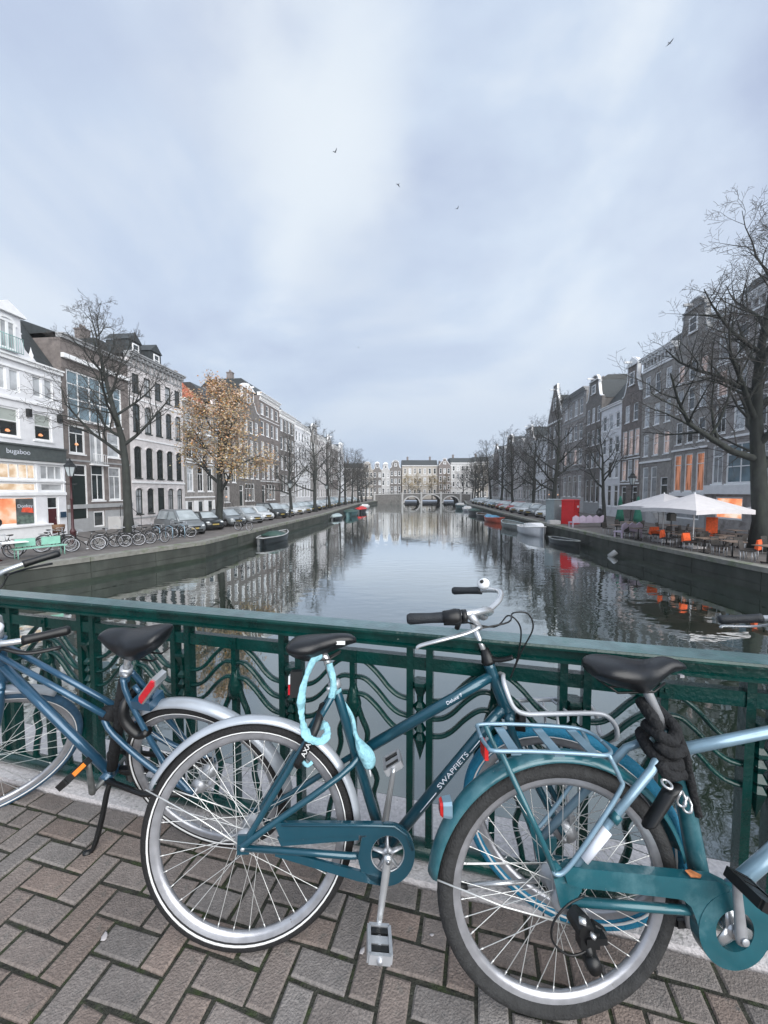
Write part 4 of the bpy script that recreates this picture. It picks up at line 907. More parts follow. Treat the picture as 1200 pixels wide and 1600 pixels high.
    if top in GABLES:
        hr = min(gh*.86, W*.62); v = [(0,.4,z0),(W/2,.4,z0+hr),(W,.4,z0),(0,depth,z0),(W/2,depth,z0+hr),(W,depth,z0)]
        q.add(v, [(0,1,4,3),(1,2,5,4),(0,2,1),(3,4,5)])
    else:
        q.add([(0,.3,z0+.3),(W,.3,z0+.3),(W,rpitch,z0+roofh),(0,rpitch,z0+roofh),(0,depth-rpitch,z0+roofh),(W,depth-rpitch,z0+roofh),(W,depth,z0),(0,depth,z0)], [(0,1,2,3),(3,2,5,4),(4,5,6,7),(0,3,4,7),(1,6,5,2)])
    rf = q.build('roof', M[roof], hs)
    for i in range(chim):
        q = MB(); xx = W*(.15 if i == 0 else .8); zz = z0 + (roofh if top not in GABLES else gh*.3); q.box(xx, xx+.7, depth*.45, depth*.45+.9, zz-.6, zz+1.3); q.box(xx-.06, xx+.76, depth*.45-.06, depth*.45+.96, zz+1.3, zz+1.42)
        for k in range(2): q.lathe([(.12,zz+1.42),(.1,zz+1.8)], (xx+.2+.32*k, depth*.45+.45, 0), n=8)
        q.build('chimney', M['bbrick'], rf)
    if stoop:
        x0, w, z, n = stoop
        q = MB()
        for i in range(n): q.box(x0+w+.02+.28*i, x0+w+.28*(i+1), -1.1, -.02, -.3, z*(n-i)/(n+1)*1.0)
        q.box(x0-.1, x0+w+.02, -1.12, -.02, -.3, z); st = q.build('stoop', M['pale'], hs)
        q = MB(); q.tube([(x0-.08,-1.1,z),(x0-.08,-1.1,z+.9),(x0+w,-1.1,z+.9),(x0+w+.28*n,-1.1,.9)], .022, 6); 
        for i in range(5): q.tube([(x0-.05+i*w/4,-1.1,z),(x0-.05+i*w/4,-1.1,z+.88)], .012, 5)
        q.tube([(x0+w+.28*n,-1.1,0),(x0+w+.28*n,-1.1,.9)], .02, 6); q.build('handrail', M['iron'], st)
    return hs

# --- left row
W1 = 7.2
L1 = house('corner_shop_house', 'white stucco shop house with lit pram shop below and dormer gable', 'L', 20, W1, 11.0, 'wwall', [
    even(3, W1, 1.25, 6.35, 8.15, 's', 'lll', .85, True), [(x+dx, 9.15, .62, 1.35, 'P', 'c', False) for x in (.75,2.95,5.15) for dx in (0,.78)],
    [(.15,3.75,5.0,1.05,'M','w',False),(5.35,3.75,1.7,1.05,'M','c',False),(.15,2.98,5.0,.62,'P','w',False),(5.35,2.98,1.7,.62,'P','c',False),(.15,.9,4.85,1.8,'P','o',False)]],
    doors=[(5.75,.12,.85,2.55,'rdoor')], top='plain', roofh=3.8, rpitch=2.9, bands=[(8.6,.14,.1,'trim'),(10.55,.1,.06,'trim'),(4.83,.14,.12,'trim'),(3.62,.11,.05,'trim'),(2.75,.2,.08,'trim')], chim=1, dmat='rdoor')
b = MB(); b.box(-.02, W1-.1, -.22, -.003, 5.0, 5.85); b.box(-.04, W1-.06, -.3, -.003, 5.85, 5.95); fs = b.build('fascia', mat('shop_fascia', (.085,.10,.10), .5, var=.15, scale=4), L1)
text(fs, 'lettering', 'bugaboo', Matrix.Translation((3.88,-.224,5.45)) @ Matrix.Rotation(R_(90), 4, 'X'), M['sticker'], .42, .004)
b = MB(); b.box(3.78,4.86,.02,.05,.95,2.55); ps = b.build('poster', mat('poster_dark', (.10,.11,.11), .4, var=.5, scale=2), L1)
b = MB(); b.add([(4.06,.018,1.72),(4.84,.018,1.62),(4.80,.018,1.95),(4.5,.018,2.02),(4.15,.018,1.98)], [(0,1,2,3,4)]); b.build('poster_print', mat('poster_red', (.75,.10,.05), .5, var=.35, scale=5), ps)
b = MB(); b.box(3.8,4.84,.014,.0195,.97,1.5); b.build('poster_print', mat('poster_green', (.10,.14,.12), .5, var=.6, scale=4), ps)
text(ps, 'lettering', 'Donkey', Matrix.Translation((4.32,.012,2.08)) @ Matrix.Rotation(R_(90), 4, 'X'), M['sticker'], .30, .003)
b = MB(); b.box(-.02, 5.7, -.35, -.003, .0, .78); b.box(-.05, 5.72, -.45, -.003, .78, .88); b.build('shop_plinth', M['trim'], L1)
b = MB(); b.tube(smoothpts([(1.2,.06,1.0),(1.3,.05,1.5),(1.7,.05,1.75),(2.2,.05,1.6),(2.5,.05,1.0)],3), .09, 8); b.lathe([(.25,-.02),(.3,.0),(.25,.02)], (1.5,.03,1.2), 'y', 16); b.lathe([(.2,-.02),(.25,.0),(.2,.02)], (2.7,.03,1.15), 'y', 16); b.build('shop_display', M['black'], L1)
# dormer gable of the shop house
q = MB(); h0 = 11.3; cx = 3.6
half = [(-1.75,0),(-1.75,.12),(-1.62,.2),(-1.35,.32),(-1.05,.62),(-.9,1.1),(-.86,1.45),(-.95,1.5),(-.86,1.56),(-.86,2.35),(-.98,2.42),(-.98,2.52),(0,3.05)]
poly = [(cx+x, h0+z) for x, z in half] + [(cx-x, h0+z) for x, z in reversed(half[:-1])]
q.prism(poly, -.12, .25); q.box(cx-.84, cx+.84, .25, 2.3, h0-.2, h0+2.4); dg = q.build('gable', M['wwall'], L1)
q = MB(); q.prism([(cx-1.05,h0+2.42),(cx+1.05,h0+2.42),(cx+1.05,h0+2.52),(cx,h0+3.12),(cx-1.05,h0+2.52)], -.35, -.13); q.add([(cx-1.05,-.3,h0+2.5),(cx,-.3,h0+3.12),(cx+1.05,-.3,h0+2.5),(cx-1.05,2.4,h0+2.5),(cx,2.4,h0+3.12),(cx+1.05,2.4,h0+2.5)], [(0,1,4,3),(1,2,5,4)]); q.build('pediment', M['trim'], dg)
for s in (-1,1): q = MB(); q.lathe([(.0,0),(.16,.0),(.16,.12),(.1,.16),(.13,.35),(.07,.5),(.0,.85)], (cx+s*1.55,.0,h0+.1), n=10); q.build('finial', M['trim'], dg)
w = put_window(L1, cx-.5, h0+.25, 1.0, 1.75, 'C', 'c', M['trim'], y=-.25)
q = MB(); q.strip([(cx+.62*math.cos(R_(a)), h0+1.75+.5*math.sin(R_(a))) for a in range(0,181,20)], [(cx+.5*math.cos(R_(a)), h0+1.75+.36*math.sin(R_(a))) for a in range(0,181,20)], -.2, -.125); q.build('arch_moulding', M['trim'], dg)
q = MB(); q.tube([(cx-.7,-.42,h0+1.05),(cx+.7,-.42,h0+1.05)], .025, 6); q.tube([(cx-.7,-.42,h0+.15),(cx+.7,-.42,h0+.15)], .02, 6)
for i in range(11): q.tube([(cx-.7+.14*i,-.42,h0+.15),(cx-.7+.14*i,-.42,h0+1.05)], .012, 5)
q.build('balcony_rail', mat('mint_rail', (.22,.42,.40), .5), dg)
for x in (2.35,4.75,6.85): q = MB(); q.box(x-.12,x+.12,-.2,-.003,7.75,8.25); q.build('wall_lamp', M['iron'], L1)

W2 = 6.2
L2 = house('studio_house', 'dark brown brick house with a huge studio window next to the white shop', 'L', 27.2, W2, 13.7, 'bbrick', [
    [(.35,8.2,3.9,3.5,'G','b',False),(4.5,8.3,.9,3.2,'T','b',False)],
    [(.35,5.75,1.35,2.05,'T','l',False),(2.1,5.1,1.25,2.7,'C','c',False),(3.75,5.75,1.3,2.0,'s','c',False)],
    [(2.1,2.3,1.25,2.8,'T','d',False),(3.75,2.3,1.3,2.7,'T','c',False)], [(2.2,.25,1.05,1.25,'P','d',False)]],
    doors=[(.4,1.0,1.35,4.0)], top='plain', trim='gtrim', bands=[(12.35,.3,.25,'trim'),(4.95+.25,.12,.04,'gtrim'),(1.75,.3,.12,'gtrim')], base=(1.75,'gtrim'), stoop=(3.6,.8,1.0,5), roofh=1.2)
b = MB()
for i in range(8): b.tube([(2.1+i*.18,-.3,5.15),(2.1+i*.18,-.3,5.85)], .014, 5)
b.tube([(2.05,-.3,5.85),(3.4,-.3,5.85)], .025, 6); b.box(2.0,3.45,-.36,-.003,5.0,5.1); b.build('balcony_rail', M['trim'], L2)
W3 = 7.6
L3 = house('arched_white_house', 'wide white house with four rows of five dark arched windows', 'L', 33.4, W3, 14.5, 'cwall', [
    even(5, W3, .85, 11.7, 13.3, 'S', 'dc', .45), even(5, W3, .9, 8.3, 10.7, 'A', 'dcd', .42), even(5, W3, .9, 4.2, 7.0, 'A', 'd', .42), [w for w in even(5, W3, .85, 1.0, 3.3, 'A', 'cdlcc', .45) if abs(w[0]-3.38) > .5]],
    doors=[(3.35,.15,.95,3.2)], top='cornice', trim='gtrim', frame='dframe', arch=.55, bands=[(11.1,.12,.06,'trim'),(7.6,.12,.06,'trim'),(3.75,.16,.08,'trim'),(.6,.12,.05,'gtrim')], roofh=1.6)
for x in (1.5, 4.3):
    b = MB(); b.box(x,x+1.5,1.0,3.2,14.9,16.6); b.add([(x-.1,.9,16.6),(x+.75,.9,17.4),(x+1.6,.9,16.6),(x-.1,3.4,16.6),(x+.75,3.4,17.4),(x+1.6,3.4,16.6)], [(0,1,4,3),(1,2,5,4),(0,2,1)]); dm = b.build('dormer', M['slate'], L3); put_window(L3, x+.35, 15.2, .8, 1.2, 's', 'd', M['trim'], y=.85)
house('red_roofed_house', 'grey brick house with orange tiled roof behind the autumn tree', 'L', 41, 6, 12.6, 'gbrick', [even(3,6,1.15,9.6,11.6,'s','cd'), even(3,6,1.15,6.5,8.9,'S','dcc'), even(3,6,1.2,3.0,5.8,'T','cdd'), even(3,6,1.1,.5,2.0,'P','d')], roof='tile', roofh=4.2, rpitch=4.5, base=(2.3,'trim'), bands=[(2.3,.15,.06,'trim'),(6.1,.15,.06,'trim')], top='plain')
house('narrow_house', 'narrow dark brick house with white sashes behind the autumn tree', 'L', 47, 6, 13.6, 'dbrick', [even(3,6,1.1,10.6,12.6,'s','dc'), even(3,6,1.1,7.4,9.7,'s','cd'), even(3,6,1.15,4.2,6.6,'T','dcd'), even(2,6,1.15,1.6,3.7,'T','dl',2.3)], doors=[(.5,1.0,1.15,2.9)], base=(.9,'pale'), stoop=(.5,1.1,1.0,4), top='cornice')
house('neck_gable_house', 'dark brick house with white arched neck gable on the left bank', 'L', 53, 7.6, 14.6, 'dbrick', [even(4,7.6,1.05,11.6,13.5,'s','dc'), even(4,7.6,1.05,8.3,10.6,'S','cd'), even(4,7.6,1.1,4.9,7.4,'T','dcd'), even(3,7.6,1.15,1.6,4.2,'T','dl',2.2)], doors=[(.5,1.0,1.15,2.9)], top='neck', gh=4, base=(1.2,'pale'), stoop=(.5,1.1,1.0,4))
house('corniced_house', 'tall brown brick house with heavy white cornice on the left bank', 'L', 60.6, 8.6, 18, 'bbrick', [even(4,8.6,1.15,15.2,17,'s','cd'), even(4,8.6,1.15,12,14.2,'s','dc'), even(4,8.6,1.15,8.6,11,'S','cd'), even(4,8.6,1.2,5,7.6,'T','dcc'), even(3,8.6,1.2,1.6,4.2,'T','dl',2.4)], doors=[(.6,1.0,1.2,3)], base=(1.3,'pale'), stoop=(.6,1.1,1.0,4), bands=[(14.6,.1,.05,'trim'),(4.6,.14,.06,'trim')])
house('black_brick_house', 'near black brick house with crest and white window frames on the left bank', 'L', 69.2, 8.4, 17, 'dbrick', [even(4,8.4,1.2,14,16.2,'s','cd'), even(4,8.4,1.2,10.6,13,'s','dc'), even(4,8.4,1.2,7,9.6,'S','cd'), even(4,8.4,1.3,3,6,'T','dcc')], base=(2.2,'pale'), bands=[(2.2,.18,.08,'trim'),(16.5,.2,.08,'trim')])
house('pale_house', 'pale stone house with flat attic on the left bank past the dark houses', 'L', 77.6, 11, 16.6, 'wwall', [even(5,11,1.2,13.4,15.4,'s','dc'), even(5,11,1.2,9.8,12.2,'s','cd'), even(5,11,1.2,6,8.6,'T','dc'), even(5,11,1.2,1.8,4.6,'T','dcd')], bands=[(5.2,.2,.08,'trim'),(12.8,.12,.06,'trim')])
farL = [(88.6,7.4,15.4,'gbrick','bell','narrow grey brick house with bell gable far along the left bank'),(96,7.8,16.4,'cwall','cornice','cream plastered house with cornice far along the left bank'),(103.8,7.6,15,'dbrick','spout','dark brick house with pointed gable far along the left bank'),(111.4,8,16,'bbrick','cornice','brown brick house with cornice near the far bridge, left bank'),(119.4,9,15,'wwall','neck','white corner house with neck gable beside the far bridge, left bank')]
for (y, w, h, m_, tp, lb) in farL:
    n = 3 if w < 7.7 else 4; r = [even(n,w,1.1,z,z+2,'s',random.choice(('dc','cd','dcc'))) for z in (h-3,h-6.2,h-9.4,1.6)]
    house('canal_house', lb, 'L', y, w, h, m_, r, top=tp, gh=3.6, base=(1.2,'pale'), chim=1)

# --- right row
house('near_right_house', 'brown brick house at the right edge beside the cafe', 'R', 14, 8, 15.5, 'bbrick', [even(3,8,1.2,z,z+2.2,'s','cd') for z in (12.4,9.2,6,2)], base=(1,'pale'))
WR = 9.3
house('cafe_house', 'broad dark house with bay front and glowing cafe window behind the big elm', 'R', 22, WR, 16.3, 'tbrick', [even(5,WR,1.05,13.0,15.2,'s','cdc'), even(5,WR,1.05,10.3,12.4,'s','pcd'), even(5,WR,1.05,7.5,9.7,'S','dcd'), [(.5,3.6,1.1,3,'T','c',False),(1.9,3.6,2.6,3,'G','b',False),(5.0,3.6,1.1,3,'T','c',False),(6.6,3.6,1.9,3,'T','c',False)], [(1.0,.9,2.6,1.7,'P','o',False),(4.6,.9,2.2,1.7,'P','u',False)]], doors=[(7.4,.1,1.1,2.7)], bands=[(2.8,.7,.25,'trim'),(7.0,.16,.08,'trim'),(12.7,.1,.05,'trim')], trim='trim', roofh=3.2)
WR = 4.4
house('bell_gable_house', 'narrow dark brick house with tall rounded bell gable and orange lit windows', 'R', 31.3, WR, 15.4, 'gbrick', [even(3,WR,.85,12.6,14.2,'s','pd',.4), even(3,WR,.85,10,12,'s','cdc',.4), even(3,WR,.85,7.2,9.2,'s','d',.4), even(3,WR,1.0,3.0,6.3,'T','u',.3), [(.5,.6,3.2,1.5,'P','c',False)]], top='bell', gh=3.9, base=(2.6,'gtrim'), bands=[(2.6,.3,.15,'trim'),(6.6,.16,.1,'trim')], trim='gtrim')
WR = 5.1
house('three_bay_house', 'three bay brick house with bracketed white cornice beside the bell gable', 'R', 35.7, WR, 16.2, 'gbrick', [even(3,WR,.9,12.7,14.7,'s','cdc',.45), even(3,WR,.9,9.6,11.7,'s','c',.45), even(3,WR,.9,6.6,8.8,'s','cpp',.45), [(.5,1.8,1.0,3.7,'T','c',False),(1.9,1.8,1.0,3.7,'T','c',False)]], doors=[(3.5,1.0,1.1,3.4)], base=(1.2,'gtrim'), bands=[(5.9,.2,.12,'trim'),(15.2,.2,.1,'trim')], stoop=(3.4,1.1,1.0,3))
WR = 4
house('pink_bay_house', 'slim brown house with curved neck gable and tall pinkish windows', 'R', 40.8, WR, 13.4, 'bbrick', [even(2,WR,.95,10.7,12.6,'s','cd',.7), even(3,WR,.95,7,9.8,'T','p',.3), even(3,WR,.95,4.2,6.5,'s','pcp',.3), even(2,WR,1,1.2,3.6,'T','d',.4)], top='neck', gh=4.2, bands=[(3.8,.16,.08,'trim'),(6.6,.12,.05,'trim')])
WR = 5
house('white_dormer_house', 'white plastered house with slate roof between darker right bank houses', 'R', 44.8, WR, 13.2, 'wwall', [even(3,WR,.95,10.5,12.4,'s','dc',.45), even(3,WR,.95,7.6,9.6,'s','dd',.45), even(3,WR,.95,4.6,6.7,'T','cd',.45), even(3,WR,1,1.2,3.8,'T','d',.4)], top='plain', roofh=3.4)
house('dark_curved_house', 'dark brick house with curvy bell top on the right bank', 'R', 49.8, 4.6, 15, 'dbrick', [even(3,4.6,.85,z,z+2,'s','dc',.4) for z in (12.2,9.2,6.2)] + [even(3,4.6,.85,1.6,4.6,'T','d',.4)], top='bell', gh=3.4, base=(1.2,'gtrim'))
house('stone_mansion', 'broad taupe stone mansion with big cornice and central pediment on the right bank', 'R', 54.4, 9, 17.2, 'tbrick', [even(4,9,1.2,z,z+2.3,'s',p,1.0) for z, p in ((14.2,'cd'),(10.6,'dcd'),(7,'pdpc'))] + [even(4,9,1.2,2.2,5.4,'T','cdd',1.0)], base=(1.4,'pale'), bands=[(6.2,.2,.1,'gtrim'),(13.6,.14,.06,'gtrim')], trim='gtrim', roofh=2)
house('pointed_gable_house', 'dark brick house with steep white edged pointed gable on the right bank', 'R', 63.4, 7, 15.2, 'dbrick', [even(3,7,1.1,z,z+2.2,'s','dc',.7) for z in (12.2,8.8,5.4)] + [even(3,7,1.1,1.6,4.2,'T','l',.7)], top='spout', gh=6, bands=[(14.8,.25,.12,'trim')])
farR = [(70.4,8,12.6,'wwall','cornice','white plastered low house on the right bank past the pointed gable'),(78.4,8,13.6,'gbrick','neck','grey brick house with neck gable behind the right bank trees'),(86.4,8.6,14.4,'cwall','cornice','cream house with cornice behind the right bank trees'),(95,9,14,'dbrick','bell','dark brick house with bell gable behind the right bank trees'),(104,8.6,14.6,'wwall','cornice','white house with cornice far along the right bank'),(112.6,8.4,13.6,'bbrick','spout','brown pointed gable house far along the right bank'),(121,8,14,'pale','cornice','pale corner house beside the far bridge, right bank')]
for (y, w, h, m_, tp, lb) in farR:
    n = 4; r = [even(n,w,1.1,z,z+2,'s',random.choice(('dc','cd','dcc'))) for z in (h-3,h-6.2,h-9.2,1.4)]
    house('canal_house', lb, 'R', y, w, h, m_, r, top=tp, gh=3.6, base=(1.2,'pale'), chim=1)

# --- block closing the view beyond the far bridge (faces the camera)
far = [(-44,9,13,'gbrick','cornice','grey house in the far left corner behind the bare trees'),(-35,9,12.4,'fawn','bell','cream gabled house in the far left behind the bare trees'),(-26,9.4,13,'dbrick','cornice','dark brick house far left beyond the bridge'),(-16.6,7.6,12,'tbrick','cornice','taupe low house far beyond the bridge, left of the gables'),
       (-9,4.6,11.6,'fawn','bell','leftmost pale bell gabled house beyond the bridge'),(-4.4,3.4,11.6,'dbrick','neck','dark neck gabled house second of the gables beyond the bridge'),(-1,3.4,11.4,'pale','neck','pale neck gabled house third of the gables beyond the bridge'),(2.4,4.6,12.2,'dbrick','bell','dark house just left of the pale palace beyond the bridge')]
for (x, w, h, m_, tp, lb) in far:
    r = [even(3 if w > 4 else 2,w,.95,z,z+1.9,'s','dcd') for z in (h-2.8,h-5.9,h-9,1)]
    house('far_house', lb, 'F', 0, w, h, m_, r, top=tp, gh=3.4, chim=1, origin=(x,156,STREET), rz=0)
house('far_palace', 'broad cream palace with dark hipped roof closing the view beyond the bridge', 'F', 0, 14.6, 13.4, 'fawn', [even(7,14.6,1.05,z,z+2.3,'s','dcd',.7) for z in (10.2,6.4,1.6)], top='plain', roofh=2.6, roof='slate', chim=2, bands=[(5.4,.2,.1,'trim'),(9.6,.14,.06,'trim')], origin=(7.4,158,STREET), rz=0)
far = [(22.2,5,13.2,'bbrick','spout','brown brick gabled house right of the far palace'),(27.2,9.6,14.2,'pale','cornice','large white house right of the far palace'),(36.8,9,14.6,'fawn','cornice','cream tall house at the far right beyond the bridge'),(45.8,10,13,'gbrick','cornice','grey house at the far right beyond the bridge'),(55.8,10,13.6,'pale','cornice','white house at the far right behind the tree row')]
for (x, w, h, m_, tp, lb) in far:
    r = [even(3 if w < 6 else 5,w,1.0,z,z+2,'s','dcd') for z in (h-2.8,h-6,h-9.2,1)]
    house('far_house', lb, 'F', 0, w, h, m_, r, top=tp, gh=3.2, chim=1, origin=(x,157,STREET), rz=0)
# ------------------------------------------------------------------ trees
M.update(bark=mat('elm_bark', (.030,.034,.031), .9, var=.35, scale=5, col2=(.04,.047,.036), c2pos=.54, bump=.9, bscale=14, stretch=(1,1,.35)),
 twig=mat('twig_bark', (.075,.070,.066), .9, var=.2, scale=4),
 twig_y=mat('yellowish_twig', (.16,.135,.07), .9, var=.25, scale=4))
def leafmat(name, c, var=.35):
    return mat(name, c, .7, var=var, scale=.55, island=.35, col2=(c[0]*.8, c[1]*.95, c[2]*1.1), c2pos=.5)
M['leaf'] = leafmat('autumn_leaf', (.42,.235,.125), .25)
M['leaf_y'] = leafmat('late_yellow_leaf', (.36,.27,.14), .25)
def grow_tree(seed, H, r0, spread=.5, fork=.27, levels=4, nl=11, up=.35, lean=(0,0), leader=True, dens=1.0, sag=0, tr_=.006):
    rnd = random.Random(seed); trunk = MB(); limbs = MB(); twigs = MB(); tips = []
    def path(p, d, ln, n, wob, tro):
        P = [p.copy()]; d = d.normalized()
        for i in range(n):
            d = (d + Vector((rnd.gauss(0,wob), rnd.gauss(0,wob), rnd.gauss(0,wob*.8)+tro))).normalized(); P.append(P[-1] + d*(ln/n))
        return P
    def at(P, t):
        f = t*(len(P)-1); i = min(int(f), len(P)-2); return P[i].lerp(P[i+1], f-i), (P[i+1]-P[i]).normalized()
    n = 9; P = [Vector((0,0,-.25))]; d = Vector((lean[0], lean[1], 1))
    for i in range(n): 
        d = Vector((d.x*.9+rnd.gauss(0,.045), d.y*.9+rnd.gauss(0,.045), 1)); P.append(P[-1] + d.normalized()*((H*.93)/n))
    tr = [r0*(1.5 if i == 0 else 1)*max(.06, (1-i/n)**.85) for i in range(n+1)]
    trunk.tube(P, tr, 10)
    def rad(t): return r0*max(.05, (1-t)**.85)
    def branch(p, d, ln, r, lev):
        if ln < .12: return
        big = lev <= 2
        nn = 5 if lev == 1 else (4 if lev == 2 else 3)
        Q = path(p, d, ln, nn, .17 if lev < 3 else .2, (up*.32 if lev == 1 else .05) - sag*(lev >= 3))
        rs = [max(tr_, r*(1-.8*i/nn)) for i in range(nn+1)]
        (limbs if big else twigs).tube(Q, rs, 6 if lev == 1 else (5 if lev == 2 else 3), cap=False)
        tips.append((Q[-1], lev)); 
        if lev >= 3: tips.append((Q[len(Q)//2], lev))
        if lev >= levels: return
        k = {1: 8, 2: 7, 3: 5}[lev]; k = max(2, int(round(k*dens*(.6+.4*min(1.5, ln/2.5)))))
        for i in range(k):
            t = .22 + .76*(i+rnd.random()*.8)/k; q, dd = at(Q, min(t, .99))
            ax = dd.orthogonal(); ax.rotate(Matrix.Rotation(rnd.uniform(0, 6.28), 3, dd)); nd = dd*math.cos(R_(46)) + ax*math.sin(R_(46)); nd.z += .12*(1 if lev < 3 else 0)
            branch(q, nd, ln*rnd.uniform(.34,.62)*(1.1-.4*t), max(.006, r*(1-.8*t)*.6), lev+1)
    for i in range(nl):
        t = fork + (.96-fork)*(i+.3*rnd.random())/nl; q, dd = at(P, t)
        a = i*2.4 + rnd.uniform(-.4,.4); el = .25 + .75*t + rnd.uniform(-.1,.15); h = Vector((math.cos(a), math.sin(a), 0))
        ln = H*spread*(1.0-.72*max(0,(t-fork))/(1-fork))*rnd.uniform(.75,1.12)
        branch(q, h*math.cos(el) + Vector((0,0,1))*math.sin(el), ln, rad(t)*.55+.012, 1)
    return trunk, limbs, twigs, tips
def place_tree(lb, x, y, parts, z=STREET, rz=0, group=None, bark='bark', twig='twig', name='bare_tree', cat='tree', leaves=None):
    t = thing(name, lb, cat, (x, y, z), rz, group)
    ms_ = parts if isinstance(parts[0], bpy.types.Mesh) else [parts[0].mesh('trunk', M[bark]), parts[1].mesh('limbs', M[bark]), parts[2].mesh('twigs', M[twig])]
    for nme, me in zip(('trunk','limbs','twigs'), ms_): 
        o = obj(nme, me, t)
        if nme == 'twigs': tag(o, kind='stuff')
    if leaves:
        o = obj('crown', leaves, t); tag(o, kind='stuff')
    return t, ms_
GT = 'bare elms along the canal'
# big elm by the terrace
tr, lm_, tw, tips = grow_tree(41, 17.2, .42, spread=.47, fork=.26, levels=4, nl=17, up=.25, dens=1.15, tr_=.0065)
place_tree('big bare elm rising above the cafe terrace at the right edge', 19.2, 19.4, (tr, lm_, tw), group=GT, rz=.4)
tr, lm_, tw, tips = grow_tree(15, 15.8, .28, spread=.34, fork=.36, levels=4, nl=14, up=.24, dens=1.1, tr_=.007)
place_tree('tall bare elm in front of the studio house among parked bicycles', -16.0, 24, (tr, lm_, tw), group=GT, rz=4.0)
tr, lm_, tw, tips = grow_tree(77, 9.4, .19, spread=.40, fork=.40, levels=4, nl=10, up=.35, dens=.85)
place_tree('small slender bare tree beside the pink chairs on the right bank', 18.6, 32.4, (tr, lm_, tw), group=GT, rz=2)
# autumn tree with leaves
tr, lm_, tw, tips = grow_tree(23, 12.8, .32, spread=.42, fork=.26, levels=4, nl=13, up=.30, dens=.9)
lf = MB(); rnd = random.Random(4)
for (p, lev) in tips:
    hi = p.z/12.8
    if lev < 2 or rnd.random() < .12: continue
    for _ in range(rnd.choice((1,2,4,6))):
        c = p + Vector((rnd.gauss(0,.27), rnd.gauss(0,.27), rnd.gauss(-.05,.22))); s = rnd.uniform(.05,.105); a = Vector((rnd.gauss(0,1), rnd.gauss(0,1), rnd.gauss(0,.7))).normalized(); b_ = a.orthogonal().normalized()
        lf.add([tuple(c-a*s), tuple(c-b_*s*.6), tuple(c+a*s), tuple(c+b_*s*.6)], [(0,1,2,3)], 0 if rnd.random() < -.12+hi*.95 else 1)
place_tree('autumn tree with rusty brown and olive leaves between parked cars', -13.7, 31.6, (tr, lm_, tw), leaves=lf.mesh('crown', [M['leaf'], M['leaf_y']]), name='autumn_tree')
# rows further away: five shared shapes
VAR = []
for i, (H, r, sp_, fk, d) in enumerate(((14.5,.27,.42,.24,.95),(13.5,.25,.46,.26,.95),(15,.26,.37,.28,.95),(11,.21,.44,.28,.9),(13,.24,.48,.22,.95))):
    q = grow_tree(100+i, H, r, spread=sp_, fork=fk, levels=4, nl=13, up=.32, dens=d*1.0, tr_=.008); VAR.append([q[0].mesh('trunk', M['bark']), q[1].mesh('limbs', M['bark']), q[2].mesh('twigs', M['twig'])])
rows = [(18.4,41.5,0,'R'),(20.0,51.5,1,'R'),(20.6,61,4,'R'),(21.3,70,2,'R'),(22.2,80,0,'R'),(23.2,90,1,'R'),(24.2,99,4,'R'),(25.2,107,2,'R'),(26.5,115,1,'R'),
        (-11.3,47,3,'L'),(-10.2,57,0,'L'),(-9.6,68,2,'L'),(-9.2,78,4,'L'),(-8.8,87,1,'L'),(-8.0,96,0,'L'),(-7.0,104,2,'L'),(-6.4,112,4,'L'),(-5.6,119,1,'L')]
ordn = ['first','second','third','fourth','fifth','sixth','seventh','eighth','ninth','tenth','eleventh','twelfth','thirteenth','fourteenth','fifteenth','sixteenth','seventeenth','eighteenth','nineteenth','twentieth','twenty first','twenty second','twenty third','twenty fourth','twenty fifth','twenty sixth','twenty seventh','twenty eighth']
cnt = dict(L=0, R=0)
for (x, y, v, sd) in rows:
    lb = 'bare elm on the %s bank, %s behind the %s' % ('right' if sd == 'R' else 'left', ordn[cnt[sd]], 'red cabin' if sd == 'R' else 'autumn tree'); cnt[sd] += 1
    place_tree(lb, x, y, VAR[v], rz=y*1.7, group=GT)
ylw = []
for i in (0, 1):
    q = grow_tree(140+i, 10, .2, spread=.42, fork=.28, levels=3, nl=10, up=.36, dens=1.1); lf = MB(); rnd = random.Random(i)
    for (p, lev) in q[3]:
        if rnd.random() < .5: continue
        for _ in range(2):
            c = p + Vector((rnd.gauss(0,.35), rnd.gauss(0,.35), rnd.gauss(0,.3))); s = rnd.uniform(.09,.18); a = Vector((rnd.gauss(0,1), rnd.gauss(0,1), rnd.gauss(0,1))).normalized(); b_ = a.orthogonal().normalized()
            lf.add([tuple(c-a*s), tuple(c-b_*s*.6), tuple(c+a*s), tuple(c+b_*s*.6)], [(0,1,2,3)])
    ylw.append(([q[0].mesh('trunk', M['bark']), q[1].mesh('limbs', M['bark']), q[2].mesh('twigs', M['twig_y'])], lf.mesh('crown', M['leaf_y'])))
for i, (x, y, k) in enumerate(((9.2,147,0),(13.2,149,1),(18.5,148,0),(23.6,149,1))):
    place_tree('thin yellowish tree in front of the far palace, %s from the left' % ordn[i], x, y, ylw[k][0], rz=i*1.3, leaves=ylw[k][1], name='yellow_tree', group='yellowish trees beyond the far bridge')
for i, (x, y, k) in enumerate(((-14,140,1),(-8.5,143,2),(-21,146,0),(30,146,1),(36,143,4),(43,148,0))):
    place_tree('bare tree beyond the far bridge, %s from the left' % ordn[i], x, y, VAR[k], rz=i*2.1, group='bare trees beyond the far bridge')

